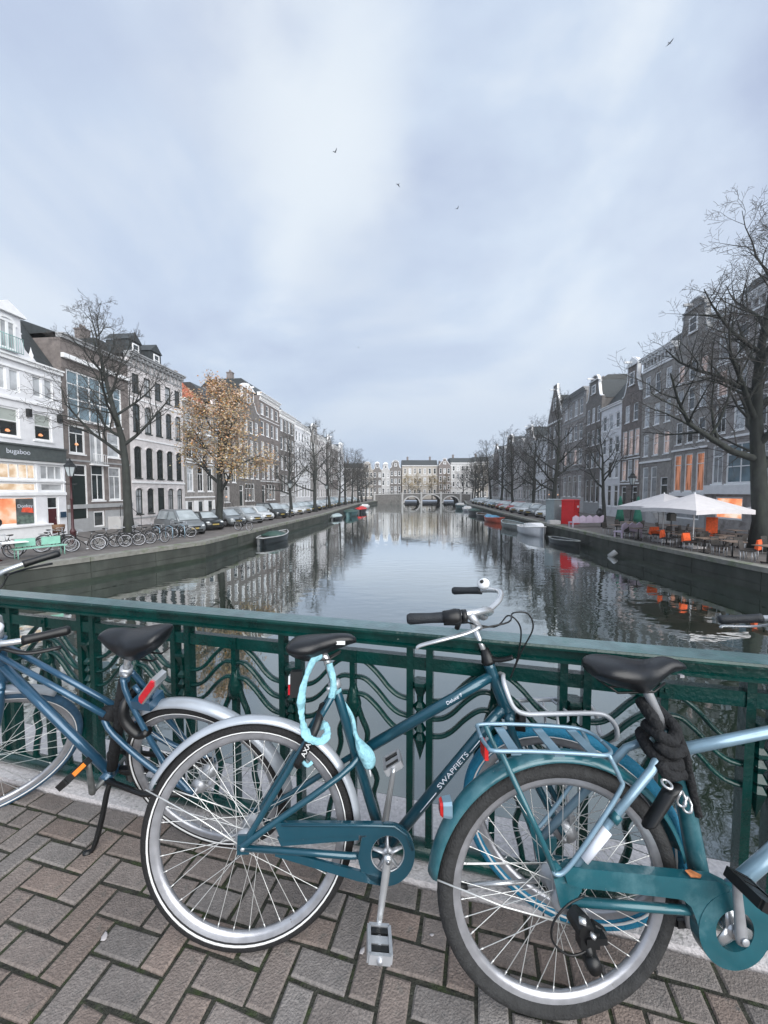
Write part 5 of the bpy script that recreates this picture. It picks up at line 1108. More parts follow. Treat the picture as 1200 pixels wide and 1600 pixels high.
# ------------------------------------------------------------------ far bridge
fb = thing('stone_arch_bridge', 'stone bridge with three arches crossing the canal in the distance', 'bridge', (0,129.5,WATER))
arcs = [(9.4,2.5),(15.9,3.3),(22.6,2.6)]
def zt(x): return 2.95 + .5*max(0, 1-((x-15.5)/22)**2)
def zlow(x):
    for (c, h) in arcs:
        if abs(x-c) < h: return .25 + 2.5*math.sqrt(max(0,1-((x-c)/h)**2))*(h/3.0)
    return -1
b = MB(); xs = [-4 + .12*i for i in range(int(34/.12)+1)]
for a, c in zip(xs, xs[1:]):
    la, lc = zlow(a+.001), zlow(c-.001)
    if (la < 0) != (lc < 0): la = lc = -1 if min(la,lc) < 0 else la
    for (y, fl) in ((0,0),(9,1)):
        q = [(a,y,la),(c,y,lc),(c,y,zt(c)),(a,y,zt(a))]; b.quad(*(q if not fl else q[::-1]))
    b.quad((a,0,la),(a,9,la),(c,9,lc),(c,0,lc)); b.quad((a,0,zt(a)),(c,0,zt(c)),(c,9,zt(c)),(a,9,zt(a)))
b.build('bridge_wall', mat('bridge_masonry', (.17,.165,.16), .85, var=.25, scale=1.5, col2=(.10,.105,.095), c2pos=.52, bump=.3), fb)
for (c, h) in arcs:
    k = h/3.0; o1 = [(c+(h+.38)*math.cos(R_(a)), .25+(2.5*k+.38)*math.sin(R_(a))) for a in range(0,181,9)]; o2 = [(c+h*math.cos(R_(a)), .25+2.5*k*math.sin(R_(a))) for a in range(0,181,9)]
    b = MB(); b.strip(o1, o2, -.1, -.003); b.build('arch_ring', M['pale'], fb)
b = MB(); b.loft([[(x, y, zt(x)+z) for (y, z) in ((-.12,-.15),(.3,-.15),(.3,.08),(-.12,.08))] for x in xs[::6]], smooth=False); b.build('cornice', M['pale'], fb)
b = MB()
for x in xs[::8]: b.tube([(x,.1,zt(x)+.08),(x,.1,zt(x)+.42)], .035, 5)
for h in (.42,): b.tube([(x,.1,zt(x)+h) for x in xs[::8]], .04, 5)
b.build('handrail', M['iron'], fb)
for x in (-3.2, 6.2, 12.6, 19.2, 25.8, 29.4): b = MB(); b.box(x-.3,x+.3,-.2,.4,-1,zt(x)+.42); b.box(x-.36,x+.36,-.26,.46,zt(x)+.42,zt(x)+.52); b.build('pier', M['pale'], fb)

# ------------------------------------------------------------------ cars
M.update(carglass=mat('car_glass', (.38,.43,.46), .05, var=.3, scale=1, spec=.9), chead=mat('headlight', (.62,.66,.68), .12, var=.1, scale=14, coat=.5), plate=mat('yellow_plate', (.34,.26,.08), .5, var=.05), ctail=mat('tail_light', (.3,.01,.012), .2, var=.1))  # car glass: mirrored sky painted in as a pale base colour
PAINT = dict(black=(.025,.03,.034), grey=(.17,.19,.205), silver=(.42,.45,.47), white=(.62,.65,.67), teal=(.10,.17,.18), red=(.38,.03,.025), blue=(.03,.07,.15), lightblue=(.22,.33,.40), green=(.03,.06,.05))
def paint(c): return mat('car_paint_'+c, PAINT[c], .28, .25 if c in ('silver','grey','lightblue') else .05, var=.05, scale=2, coat=.7)
KIND = {   # length, half width, height, hood z, bonnet x, windscreen top x, roof rear x, tail x  (nose at +x)
 'hatchback': (3.9,.85,1.47,.90,1.0,.25,-1.35,-1.80), 'saloon': (4.4,.88,1.43,.88,1.05,.25,-1.05,-1.65), 'estate': (4.5,.88,1.48,.90,1.1,.35,-1.75,-2.1), 'people carrier': (4.3,.9,1.72,1.02,1.3,.6,-1.7,-2.0), 'small car': (3.6,.82,1.42,.92,.85,.35,-1.15,-1.6)}
CC = {}
def car_parts(kind, col):
    if (kind, col) in CC: return CC[(kind, col)]
    Ln, hw, H, hz, bx, wx, rx, tx = KIND[kind]; h = Ln/2; out_ = []
    b = MB(); st = [(-h,.34,.72,.80),(-h+.06,.24,.86,.93),(-h+.45,.2,hz+.02,1),(tx,.2,hz+.06,1),(-.2,.2,hz+.03,1),(bx,.2,hz,1),(h-.45,.2,hz-.1,.97),(h-.1,.22,hz-.24,.88),(h,.3,.58,.74)]
    rings = []
    for x, zb, zs_, w in st:
        W_ = hw*w; rings.append([(x,-W_*.8,zb),(x,-W_,zb+.14),(x,-W_*1.0,(zb+zs_)/2+.05),(x,-W_*.95,zs_-.07),(x,-W_*.84,zs_),(x,0,zs_+.03),(x,W_*.84,zs_),(x,W_*.95,zs_-.07),(x,W_,(zb+zs_)/2+.05),(x,W_,zb+.14),(x,W_*.8,zb)])
    b.loft(rings)
    zb = hz-.02; cab = [(bx+.12,.86,zb),(wx,.70,H-.04),(wx-.35,.70,H),(rx+.25,.68,H-.01),(rx,.66,H-.06),(tx-.12,.80,zb+.05)]
    b.loft([[(x,-hw*w,z),(x,hw*w,z)] + [] for x, w, z in cab] if False else [[(x,-hw*.88,zb-.05),(x,-hw*w,z-.02),(x,-hw*w*.9,z),(x,hw*w*.9,z),(x,hw*w,z-.02),(x,hw*.88,zb-.05)] for x, w, z in cab])
    for s in (-1,1): b.box(.62*bx,.62*bx+.1, s*(hw+.02)-.07, s*(hw+.02)+.07, hz+.02, hz+.15)
    out_.append(('body', b.mesh('body', paint(col)), None))
    q = MB()
    def inset(p, k=.12, o=.012):
        c = sum((Vector(v) for v in p), Vector())/4; n_ = (Vector(p[1])-Vector(p[0])).cross(Vector(p[3])-Vector(p[0])).normalized()
        if n_.dot(c-Vector((0,0,.8))) < 0: n_ = -n_
        return [tuple(Vector(v).lerp(c, k)+n_*o) for v in p]
    a, c_ = cab[0], cab[1]; q.quad(*inset([(a[0],-hw*.8,a[2]+.02),(a[0],hw*.8,a[2]+.02),(c_[0],hw*c_[1]*.92,c_[2]),(c_[0],-hw*c_[1]*.92,c_[2])], .07, .02)); out_.append(('windscreen', q.mesh('windscreen', M['carglass']), None))
    q = MB(); a, c_ = cab[5], cab[4]; q.quad(*inset([(a[0],hw*.78,a[2]),(a[0],-hw*.78,a[2]),(c_[0],-hw*c_[1]*.9,c_[2]),(c_[0],hw*c_[1]*.9,c_[2])], .1, .02)); out_.append(('rear_window', q.mesh('rear_window', M['carglass']), None))
    for s in (-1,1):
        q = MB(); xs_ = [bx-.05, (bx+rx)*.42, (bx+rx)*.42-.08, rx-.05]
        for i, (xa, xb) in enumerate(((bx-.02, .05*bx-.2),(.05*bx-.28, rx+.0))):
            ta = min(xa, wx-.12) if i == 0 else xa; tb = xb if i == 0 else max(xb, rx+.12)
            q.quad((xa,s*(hw*.885+.012),zb+.05),(xb,s*(hw*.885+.012),zb+.05),(tb,s*(hw*.72+.012),H-.12),(ta,s*(hw*.72+.012),H-.12))
        out_.append(('side_window', q.mesh('side_window', M['carglass']), None))
    r = .31; wb = MB(); wb.lathe([(.0,-.1),(.17,-.1),(.2,-.085),(.2,.0)], n=14, ax='y', mat=1); wb.lathe([(.2,-.09),(r-.03,-.1),(r,-.07),(r,.07),(r-.03,.1)], n=18, ax='y'); wme = wb.mesh('wheel', [M['tyre'], M['rim']])
    for x in (h-.72, -h+.72):
        for s in (-1,1): out_.append(('wheel', wme, (x, s*(hw-.085), r, 0 if s < 0 else math.pi)))
    for x in (h-.72,-h+.72):
        for s in (-1,1): q = MB(); q.lathe([(.0,s*(hw+.004)),(.37,s*(hw+.004)),(.37,s*(hw-.2))], (x,0,.33), 'y', 16); out_.append(('wheel_arch', q.mesh('wheel_arch', M['black']), None))
    
    for s in (-1,1): q = MB(); q.lathe([(.0,.15),(.06,.13),(.095,.06),(.105,-.12)], (h-.15,0,.0), 'x', 12); q.v = [(vx, s*hw*.66+vy*1.5, .645+vz*.85) for vx, vy, vz in q.v]; out_.append(('headlight', q.mesh('headlight', M['chead']), None))
    q = MB(); q.box(h-.02,h+.012,-hw*.42,hw*.42,.54,.64); q.box(h-.05,h+.008,-hw*.6,hw*.6,.30,.42); out_.append(('grille', q.mesh('grille', M['black']), None))
    q = MB(); q.box(h+.013,h+.022,-.26,.26,.44,.54); out_.append(('number_plate', q.mesh('number_plate', M['plate']), None))
    for s in (-1,1): q = MB(); q.box(-h-.005,-h+.12,s*hw*.78-.1,s*hw*.78+.1,.66,.86); out_.append(('tail_light', q.mesh('tail_light', M['ctail']), None))
    CC[(kind, col)] = out_; return out_
def put_car(kind, col, x, y, rz, lb, group):
    t = thing('parked_car', lb, 'car', (x, y, STREET), rz, group)
    for (nme, me, tf) in car_parts(kind, col): obj(nme, me, t, tf[:3] if tf else None, (0,0,tf[3]) if tf else None)
GL = 'cars parked in a row along the left bank'; GR = 'cars parked in a row along the right bank'
kinds = [('people carrier','grey'),('small car','black'),('hatchback','grey'),('estate','silver'),('hatchback','white'),('people carrier','black'),('hatchback','silver'),('hatchback','white'),('estate','silver'),('hatchback','teal'),('saloon','black'),('estate','silver'),('hatchback','white'),('estate','silver'),('saloon','grey'),('hatchback','teal'),('people carrier','lightblue'),('hatchback','white'),('estate','lightblue'),('saloon','silver'),('hatchback','grey'),('hatchback','white'),('estate','teal')]
y = 27.4
for i, (k, c) in enumerate(kinds):
    x = lq(y) - 4.0; yy = y
    put_car(k, c, x-.3, y, R_(-38 + random.uniform(-3,3)), '%s parked on the left bank, %s from the near end' % (c+' '+k if c != 'lightblue' else 'pale blue '+k, ordn[i]), GL); y += 3.1 + (.35 if i == 1 else 0) + i*.06
kindsR = [('hatchback','white'),('small car','white'),('saloon','grey'),('hatchback','white'),('estate','silver'),('hatchback','red'),('estate','silver'),('hatchback','red'),('saloon','black'),('estate','lightblue'),('hatchback','silver'),('hatchback','black'),('people carrier','silver'),('saloon','teal'),('estate','green'),('hatchback','lightblue'),('hatchback','grey'),('saloon','silver')]
y = 41.2
for i, (k, c) in enumerate(kindsR):
    put_car(k, c, rq(y)+3.3, y, R_(215 + random.uniform(-3,3)), '%s parked on the right bank, %s behind the cabins' % (c+' '+k if c != 'lightblue' else 'pale blue '+k, ordn[i]), GR); y += 3.3 + i*.08

# ------------------------------------------------------------------ boats
M.update(hull_dk=mat('dark_hull', (.02,.026,.03), .4, var=.3, scale=3), hull_w=mat('white_hull', (.62,.65,.70), .35, var=.08, scale=3, coat=.3), hull_g=mat('grey_hull', (.24,.26,.26), .5, var=.2, scale=3), hull_t=mat('teal_hull', (.05,.12,.13), .5, var=.2, scale=3), hull_r=mat('orange_red_paint', (.50,.09,.05), .5, var=.15, scale=3), wood=mat('boat_wood', (.10,.07,.05), .6, var=.3, scale=5), cov_r=mat('red_tarpaulin', (.50,.02,.02), .6, var=.2, scale=2, bump=.4, bscale=5), cov_b=mat('blue_tarpaulin', (.10,.28,.45), .6, var=.2, scale=2, bump=.4, bscale=5), cov_g=mat('dark_green_tarpaulin', (.03,.07,.06), .6, var=.2, scale=2, bump=.4, bscale=5), cov_t=mat('pale_tarpaulin', (.34,.42,.44), .6, var=.15, scale=2, bump=.4, bscale=5))
def boat(lb, x, y, rz, Ln=5, Bm=1.8, fb_=.55, hull='hull_dk', rim='trim', inside='wood', cover=None, cabin=False, screen=False, blunt=.35, name='moored_boat', cov_span=(.2,.8)):
    t = thing(name, lb, 'boat', (x, y, WATER), rz, 'boats moored along the canal')
    n = 12; S_ = []
    for i in range(n+1):
        s = i/n; xx = -Ln/2 + Ln*s; w = Bm/2*(blunt + (1-blunt)*math.sin(min(1, s/.45)*math.pi/2)) if s < .45 else Bm/2*max(.02, (1-((s-.45)/.55)**2.4)); sh = fb_*(1+.45*max(0, s-.45)**1.2*1.6); S_.append((xx, w, sh))
    b = MB(); rings = []
    for xx, w, sh in S_: rings.append([(xx,-w,sh),(xx,-w*.95,sh*.4),(xx,-w*.7,-.12),(xx,0,-.25),(xx,w*.7,-.12),(xx,w*.95,sh*.4),(xx,w,sh)])
    vs = [p for r in rings for p in r]; fs = []
    for i in range(n):
        for j in range(6): fs.append((i*7+j, i*7+j+1, (i+1)*7+j+1, (i+1)*7+j))
    fs.append(tuple(range(7))); fs.append(tuple(n*7+j for j in range(6, -1, -1))); b.add(vs, fs, 0, True); b.build('hull', M[hull], t)
    b = MB(); ins = [[(xx,-w*.93,sh*.9),(xx,-w*.7,.12),(xx,w*.7,.12),(xx,w*.93,sh*.9)] for xx, w, sh in S_]
    vs = [p for r in ins for p in r]; b.add(vs, [(i*4+j+1, i*4+j, (i+1)*4+j, (i+1)*4+j+1) for i in range(n) for j in range(3)]); b.build('cockpit', M[inside], t)
    b = MB(); 
    for s in (-1,1): b.tube([(xx, s*w*.97, sh+.01) for xx, w, sh in S_], [(.045,.06)]*(n+1), 6)
    b.tube([(S_[0][0], -S_[0][1], S_[0][2]),(S_[0][0], S_[0][1], S_[0][2])], .05, 6); b.build('gunwale', M[rim], t)
    if not cover:
        for s in (.25,.5,.7): k = int(s*n); xx, w, sh = S_[k]; b = MB(); b.box(xx-.14, xx+.14, -w*.9, w*.9, sh*.68, sh*.74); b.build('thwart', M[inside] if not cabin else M['trim'], t)
    else:
        b = MB(); rings = []
        for xx, w, sh in S_:
            s = (xx+Ln/2)/Ln
            if cov_span[0] <= s <= cov_span[1]: rings.append([(xx,-w*1.02,sh-.03),(xx,-w*.9,sh+.1),(xx,-w*.4,sh+.27+.05*math.sin(s*19)),(xx,0,sh+.33),(xx,w*.4,sh+.27+.05*math.sin(s*17)),(xx,w*.9,sh+.1),(xx,w*1.02,sh-.03)])
        b.loft(rings); b.build('tarpaulin', M[cover], t)
    if cabin:
        b = MB(); b.loft([[(xx,-w*.78,sh-.02),(xx,-w*.62,sh+h_),(xx,w*.62,sh+h_),(xx,w*.78,sh-.02)] for (xx, w, sh), h_ in zip(S_[6:12], (.38,.42,.38,.3,.2,.08))], smooth=False); b.build('foredeck', M['trim'], t)
        b = MB(); b.tube(smoothpts([(0,-Bm*.42,.6),(-.05,-Bm*.4,1.05),(-.05,0,1.12),(-.05,Bm*.4,1.05),(0,Bm*.42,.6)], 4), .03, 6); b.build('handrail', M['chrome'], t)
    if screen:
        b = MB(); k = S_[7]; b.loft([[(k[0],-k[1]*.8,k[2]),(k[0]-.02,-k[1]*.8,k[2])],[(k[0]-.25,-k[1]*.7,k[2]+.45),(k[0]-.27,-k[1]*.7,k[2]+.45)]], smooth=False); b.quad((k[0],-k[1]*.8,k[2]),(k[0],k[1]*.8,k[2]),(k[0]-.25,k[1]*.7,k[2]+.45),(k[0]-.25,-k[1]*.7,k[2]+.45)); b.build('windscreen', M['carglass'], t)
    b = MB(); b.tube(smoothpts([(S_[-1][0]-.1,0,S_[-1][2]+.02),(S_[-1][0]+.5,.2,S_[-1][2]-.1),(S_[-1][0]+1.0,.5,S_[-1][2]+.2)], 4), .015, 5); b.build('mooring_line', M['black'], t)
    return t
DL = R_(87)
boat('dark sloop with broad white gunwale moored at the left quay in front of the cars', -9.0, 31.4, R_(80), 4.8, 1.75, .55, 'hull_dk', 'gtrim', 'hull_g', cover='cov_g', cov_span=(.3,.62))
boat('pale covered low boat beside the left quay before the teal boat', -7.3, 58, DL, 5, 1.9, .4, 'hull_dk', 'cov_t', cover='cov_t')
boat('teal green work boat moored at the left quay', -5.6, 65, DL, 6.5, 2.4, .8, 'hull_t', 'hull_t', cover='cov_g', cov_span=(.1,.6))
boat('boat under a bright red tarpaulin at the left quay', -4.6, 76, DL, 6, 2.4, .7, 'hull_dk', 'cov_r', cover='cov_r', cov_span=(.0,.9))
boat('white motor boat at the left quay, the farthest one near the bridge', -4.6, 92, DL, 6, 2.3, .6, 'hull_w', 'trim', cabin=True)
boat('black rowing boat tied at the right quay below the pink chairs', 13.95, 29.6, R_(-86), 4.2, 1.35, .38, 'hull_dk', 'hull_g', 'hull_dk', blunt=.25)
boat('white cabin motor boat moored at the right quay below the grey cabin', 14.05, 36.2, R_(-87), 4.6, 1.95, .72, 'hull_w', 'trim', 'hull_g', cabin=True, blunt=.6)
boat('grey open sloop moored just behind the white cabin boat', 14.3, 42.6, R_(93), 5.6, 2.1, .6, 'hull_g', 'cov_t', 'hull_g')
boat('orange red boat with a blue tarpaulin at the right quay', 15.0, 52, R_(-86), 6.2, 2.1, .55, 'hull_r', 'hull_r', 'hull_r', cover='cov_b', cov_span=(.0,.42))
boat('dark wooden boat with light gunwale behind the orange red boat', 15.8, 61, R_(92), 5.4, 2, .5, 'hull_dk', 'gtrim')
boat('black covered boat at the right quay, farther than the dark wooden boat', 16.6, 70, R_(92), 6, 2.2, .6, 'hull_dk', 'hull_dk', cover='cov_g')
boat('white launch at the right quay past the black covered boat', 17.5, 80, R_(92), 6, 2.1, .55, 'hull_w', 'trim', cabin=True)
boat('teal canal boat with windscreen nearest the far bridge, right quay', 18.4, 92, R_(92), 7, 2.4, .9, 'hull_t', 'cov_t', screen=True, cabin=True)
# ------------------------------------------------------------------ street furniture, right bank terrace
M.update(lilac=mat('lilac_paint', (.52,.44,.56), .6, var=.08, scale=4), mint=mat('mint_paint', (.26,.52,.42), .55, var=.1, scale=4), canvas=mat('white_canvas', (.62,.60,.61), .85, var=.06, scale=3, bump=.2, bscale=9), gcanvas=mat('green_canvas', (.02,.16,.11), .8, var=.2, scale=6, bump=.3), orange=mat('orange_blanket', (.80,.12,.03), .9, var=.2, scale=9, bump=.5, bscale=30), wicker=mat('dark_wicker', (.05,.045,.042), .8, var=.4, scale=30, bump=.6, bscale=60), tabletop=mat('table_wood', (.20,.15,.12), .6, var=.2, scale=8), cabred=mat('red_cabin_plastic', (.50,.012,.018), .4, var=.1, scale=2), cabgrey=mat('grey_cabin_plastic', (.26,.31,.33), .5, var=.1, scale=2), maroon=mat('maroon_iron', (.05,.012,.015), .45, var=.2), lampglass=mat('lantern_glass', (.45,.50,.52), .1, var=.1, scale=5))
def lantern(lb, x, y, h=4.2, m='iron', low='iron'):
    t = thing('street_lamp', lb, 'street lamp', (x, y, STREET))
    b = MB(); b.lathe([(.0,0),(.19,0),(.19,.12),(.15,.2),(.13,.75),(.16,.8),(.13,.88),(.07,1.0),(.055,h*.55),(.085,h*.56),(.05,h*.58),(.045,h-.85),(.1,h-.82),(.03,h-.78)], n=12); b.build('post', M[low], t)
    b = MB(); b.tube([(-.34,0,h*.74),(.34,0,h*.74)], .02, 6); b.build('ladder_bar', M[m], t)
    b = MB(); b.lathe([(.0,h-.78),(.13,h-.76),(.26,h-.26),(.25,h-.25),(.0,h-.25)], n=6, smooth=False, mat=1); ring = [(.265*math.cos(R_(60*i)), .265*math.sin(R_(60*i)), h-.25) for i in range(6)]
    for p in ring: b.tube([(p[0]*.5,p[1]*.5,h-.77), p], .016, 5)
    b.tube(ring, .028, 6, closed=True); b.lathe([(.33,h-.25),(.30,h-.20),(.18,h-.08),(.15,h-.02),(.17,h),(.09,h+.06),(.03,h+.12),(.04,h+.16),(.0,h+.22)], n=6, smooth=False); b.build('lantern', [M[m], M['lampglass']], t); return t
lantern('classic black street lantern standing between two closed green parasols', 18.7, 29, 4.3)
lantern('street lantern with maroon post beside the parked bicycles on the left bank', -17.0, 20.9, 4.6, low='maroon')
for i, (x, y) in enumerate(((-10.9,44.5),(-9.6,64))): lantern('dark street lantern among the parked cars of the left bank, %s one' % ('nearer' if i == 0 else 'farther'), x, y, 4.2)
lantern('dark street lantern far along the right bank row of cars', 21.0, 66, 4.2)
def parasol(lb, x, y, s=3.6, h=2.75, rz=0, drop=.75):
    t = thing('parasol', lb, 'parasol', (x, y, STREET), rz, 'white cafe parasols')
    b = MB(); b.tube([(0,0,.0),(0,0,h+.05)], .03, 8); b.build('pole', M['trim'], t); b = MB(); b.box(-.4,.4,-.4,.4,0,.09); b.build('base', M['kerb'], t)
    b = MB(); a = s/2; ze = h-drop; n = 4; P = []
    cs_ = [(-a,-a),(a,-a),(a,a),(-a,a)]
    for i in range(4):
        p, q = cs_[i], cs_[(i+1) % 4]
        for j in range(4): u = j/4; sag = .1*math.sin(u*math.pi); P.append((p[0]+(q[0]-p[0])*u, p[1]+(q[1]-p[1])*u, sag))
    rings = [[(x_*k, y_*k, h-drop*k**.95+sg*k*.6) for x_, y_, sg in P] for k in (.03,.35,.7,1)] + [[(x_*1.0, y_*1.0, h-drop-.22+sg*.6) for x_, y_, sg in P]]
    rings += [[(p[0]*.985, p[1]*.985, p[2]+.004) for p in rings[-1]], [(x_*.985, y_*.985, h-drop+sg*.6-.02) for x_, y_, sg in P], [(x_*.03, y_*.03, h-.03) for x_, y_, sg in P]]
    b.loft(rings, smooth=False); b.build('canopy', M['canvas'], t)
    b = MB(); 
    for c in cs_: b.tube([(0,0,h-.06),(c[0]*.97,c[1]*.97,h-drop-.03)], .014, 5)
    b.build('rib', M['trim'], t); return t
parasol('white square cafe parasol, the nearer and larger of the overlapping pair', 16.5, 20.4, 3.35, 2.9, R_(8), .82)
parasol('white square cafe parasol, the one farther from the elm', 16.7, 22.9, 3.4, 2.9, R_(8), .82)
parasol('white square cafe parasol partly hidden behind the big elm', 24.0, 22.2, 3.3, 2.95, R_(5), 1.0)
for i, (x, y, lb) in enumerate(((19.7,32.0,'closed green parasol beside the slender tree trunk'),(19.8,29.9,'closed green parasol just right of the black lantern'))):
    t = thing('closed_parasol', lb, 'parasol', (x, y, STREET), 0, 'closed green parasols')
    b = MB(); b.tube([(0,0,0),(0,0,2.7)], .03, 8); b.build('pole', M['iron'], t)
    b = MB(); b.lathe([(.0,2.62),(.06,2.6),(.12,2.3),(.17,1.9),(.12,1.75),(.2,1.5),(.27,1.0),(.33,.55),(.05,.58)], n=12)
    b.v = [(x_*(1+.16*math.sin(5*math.atan2(y_, x_))), y_*(1+.16*math.sin(5*math.atan2(y_, x_))), z_) for x_, y_, z_ in b.v]; b.build('canopy', M['gcanvas'], t)
# cabins
def cabin(lb, x, y, rz, m, name):
    t = thing(name, lb, 'cabin', (x, y, STREET), rz); H = 2.15
    b = MB(); b.box(-.55,.55,-.55,.55,.12,H); b.box(-.6,.6,-.6,.6,0,.12)
    for s in (-1,1):
        for u in (-.5,.5): b.box(s*.551-.02, s*.551+.02, u-.05, u+.05, .14, H-.03); b.box(u-.05, u+.05, s*.551-.02, s*.551+.02, .14, H-.03)
    b.build('walls', m, t); b = MB(); b.loft([[(x_*k,y_*k,z) for x_, y_ in ((-.6,-.6),(.6,-.6),(.6,.6),(-.6,.6))] for k, z in ((1,H+.001),(1,H+.07),(.75,H+.13))], smooth=False); b.build('roof', m, t)
    b = MB(); b.box(-.43,.43,-.585,-.556,.2,2.05); b.box(-.35,.35,-.60,-.586,.35,1.0); b.box(-.35,.35,-.60,-.586,1.15,1.9); d_ = b.build('door', m, t); b = MB(); b.box(.28,.36,-.64,-.601,1.02,1.13); b.build('handle', M['black'], d_)
    b = MB(); b.box(.02,.34,-.612,-.601,1.52,1.72); b.build('notice', M['sticker'], t); b = MB(); b.box(-.14,.14,.572,.58,1.45,1.7); b.build('notice', M['sticker'], t); b = MB(); b.box(.572,.58,-.14,.14,1.5,1.72); b.build('notice', M['sticker'], t)
    return t
rc = cabin('bright red plastic cabin with white notice beside the pink chairs', 17.3, 35.6, R_(38), M['cabred'], 'red_cabin')
cabin('grey plastic cabin standing next to the red cabin', 16.7, 37.6, R_(20), M['cabgrey'], 'grey_cabin')
b = MB(); b.box(-.5,.5,-.3,.3,0,.3); b.box(-.46,.46,-.26,.26,.3,.36); tag(b.build('stone_block', M['pale'], None, (15.7,35.4,STREET)), 'pale low block on the quay edge before the grey cabin', 'block')
# tables and chairs
def chair_parts():
    s = MB(); s.box(-.22,.22,-.22,.22,.43,.47); bk = MB(); bk.loft([[(x_, .2+.04*k-.05*(1-abs(x_)/.22)*0, z) for x_ in (-.22,.22)] + [(x_, .225+.04*k, z) for x_ in (.22,-.22)] for k, z in ((0,.45),(1,.66),(1.6,.86))], smooth=False)
    lg = MB(); lg.tube([(0,0,0),(0,0,.43)], .016, 6); return s, bk, lg
CP = {}
def chair(lb, x, y, rz, m='wicker', name='cafe_chair', group='cafe chairs on the terrace'):
    if m not in CP: s, bk, lg = chair_parts(); CP[m] = (s.mesh('seat', M[m]), bk.mesh('backrest', M[m]), lg.mesh('leg', M['alloy'] if m == 'wicker' else M[m]))
    t = thing(name, lb, 'chair', (x, y, STREET), rz, group); a, b_, c_ = CP[m]; obj('seat', a, t); obj('backrest', b_, t)
    for sx in (-.19,.19):
        for sy in (-.19,.19): obj('leg', c_, t, (sx, sy, 0))
    return t
TT = None
def table(lb, x, y, rz=0, m='tabletop'):
    global TT
    t = thing('cafe_table', lb, 'table', (x, y, STREET), rz, 'cafe tables on the terrace')
    if TT is None: a = MB(); a.box(-.36,.36,-.36,.36,.72,.75); c = MB(); c.tube([(0,0,.04),(0,0,.72)], .03, 8); c.box(-.25,.25,-.03,.03,0,.04); c.box(-.03,.03,-.25,.25,.0,.045); TT = (a.mesh('tabletop', M['tabletop']), c.mesh('pedestal', M['iron']))
    obj('tabletop', TT[0], t); obj('pedestal', TT[1], t); return t
spots = [(15.9,17.4),(16.6,18.9),(15.8,20.3),(17.6,19.8),(16.2,21.9),(17.9,22.1),(15.7,23.6),(17.3,24.6),(15.8,26.0),(17.4,27.2),(19.3,23.6),(16.0,15.9),(18.9,20.4),(19.4,25.8),(15.6,18.6),(20.6,22.4),(18.6,17.6),(18.3,28.6)]
near = ['by the elm trunk','in front of the elm','under the near parasol','between elm and near parasol','under the farther parasol','behind the farther parasol','at the quay edge under parasols','behind the lilac bench','beside the lilac bench','between lilac bench and lantern','near the cafe front','at the picture\'s right edge','behind the near parasol pole','before the brick facade','at the quay edge before the elm','nearest the cafe window','behind the elm trunk','under the green parasols']
ci = 0; blanket_on = {2:0, 5:1, 4:0, 0:1, 6:1, 12:1, 14:0}
for i, (x, y) in enumerate(spots):
    table('brown square cafe table ' + near[i], x, y, random.uniform(-.2,.2))
    for k, a in enumerate((R_(20), R_(200))):
        a += random.uniform(-.3,.3); px, py = x - .62*math.sin(a)*-1, y - .62*math.cos(a)*-1
        px, py = x + .62*math.sin(-a), y + .62*math.cos(a)
        ch = chair('dark wicker chair %s, %s side of its table' % (near[i], 'far' if k == 0 else 'near'), px, py, a)
        if blanket_on.get(i) == k:
            b = MB(); b.loft([[(x_, y_, z_) for (y_, z_) in ((.16,.52),(.205,.70),(.235,.895),(.28,.90),(.305,.72),(.29,.45))] for x_ in (-.235,-.1,.05,.235)], smooth=False)
            bl = b.build('blanket', M['orange']); bl.matrix_world = Matrix.Translation((px,py,STREET)) @ Matrix.Rotation(a, 4, 'Z'); tag(bl, 'orange fleece blanket hung over the cafe chair ' + near[i], 'blanket', 'orange blankets on cafe chairs')
# lilac lounge backs with zigzag tops
def lounge(lb, x, y, rz, n):
    t = thing('lilac_bench', lb, 'bench', (x, y, STREET), rz, 'lilac benches on the right bank'); w = .62*n
    b = MB(); b.box(-w/2, w/2, -.3, .3, .38, .46); b.build('seat', M['lilac'], t)
    for i in range(n):
        x0 = -w/2+.62*i; b = MB(); b.prism([(x0+.01,.47),(x0+.61,.47),(x0+.61,.86),(x0+.31,1.02),(x0+.01,.86)], .24, .30); b.build('backrest', M['lilac'], t)
    for x_ in (-w/2+.06, w/2-.06):
        for y_ in (-.25,.25): b = MB(); b.box(x_-.04, x_+.04, y_-.04, y_+.04, 0, .38); b.build('leg', M['lilac'], t)
lounge('long lilac bench with zigzag back right of the red cabin', 17.2, 32.4, R_(188), 5)
lounge('short lilac bench with zigzag back near the quay edge, beside the tables', 15.9, 24.9, R_(200), 3)
t = thing('menu_board', 'orange red menu board standing under the near parasol', 'sign', (17.9,20.9,STREET), R_(-30)); b = MB(); b.box(-.25,.25,-.02,.02,.75,1.6); b.build('panel', M['orange'], t); b = MB()
for s in (-1,1): b.tube([(s*.22,0,0),(s*.22,.0,1.6)], .02, 6)
b.build('leg', M['iron'], t)
t = thing('lantern_heater', 'black square lantern on a slim post between the two parasols', 'lantern', (16.2,21.6,STREET)); b = MB(); b.box(-.16,.16,-.16,.16,1.35,1.75); b.lathe([(.2,1.75),(.05,1.9),(.0,1.95)], n=8); b.build('lamp_body', M['iron'], t); b = MB(); b.tube([(0,0,1.9),(0,0,2.02)], .02, 6); b.build('hook', M['iron'], t); b = MB(); b.tube([(0,0,0),(0,0,1.36)], .025, 6); b.box(-.2,.2,-.2,.2,0,.03); b.build('post', M['iron'], t)
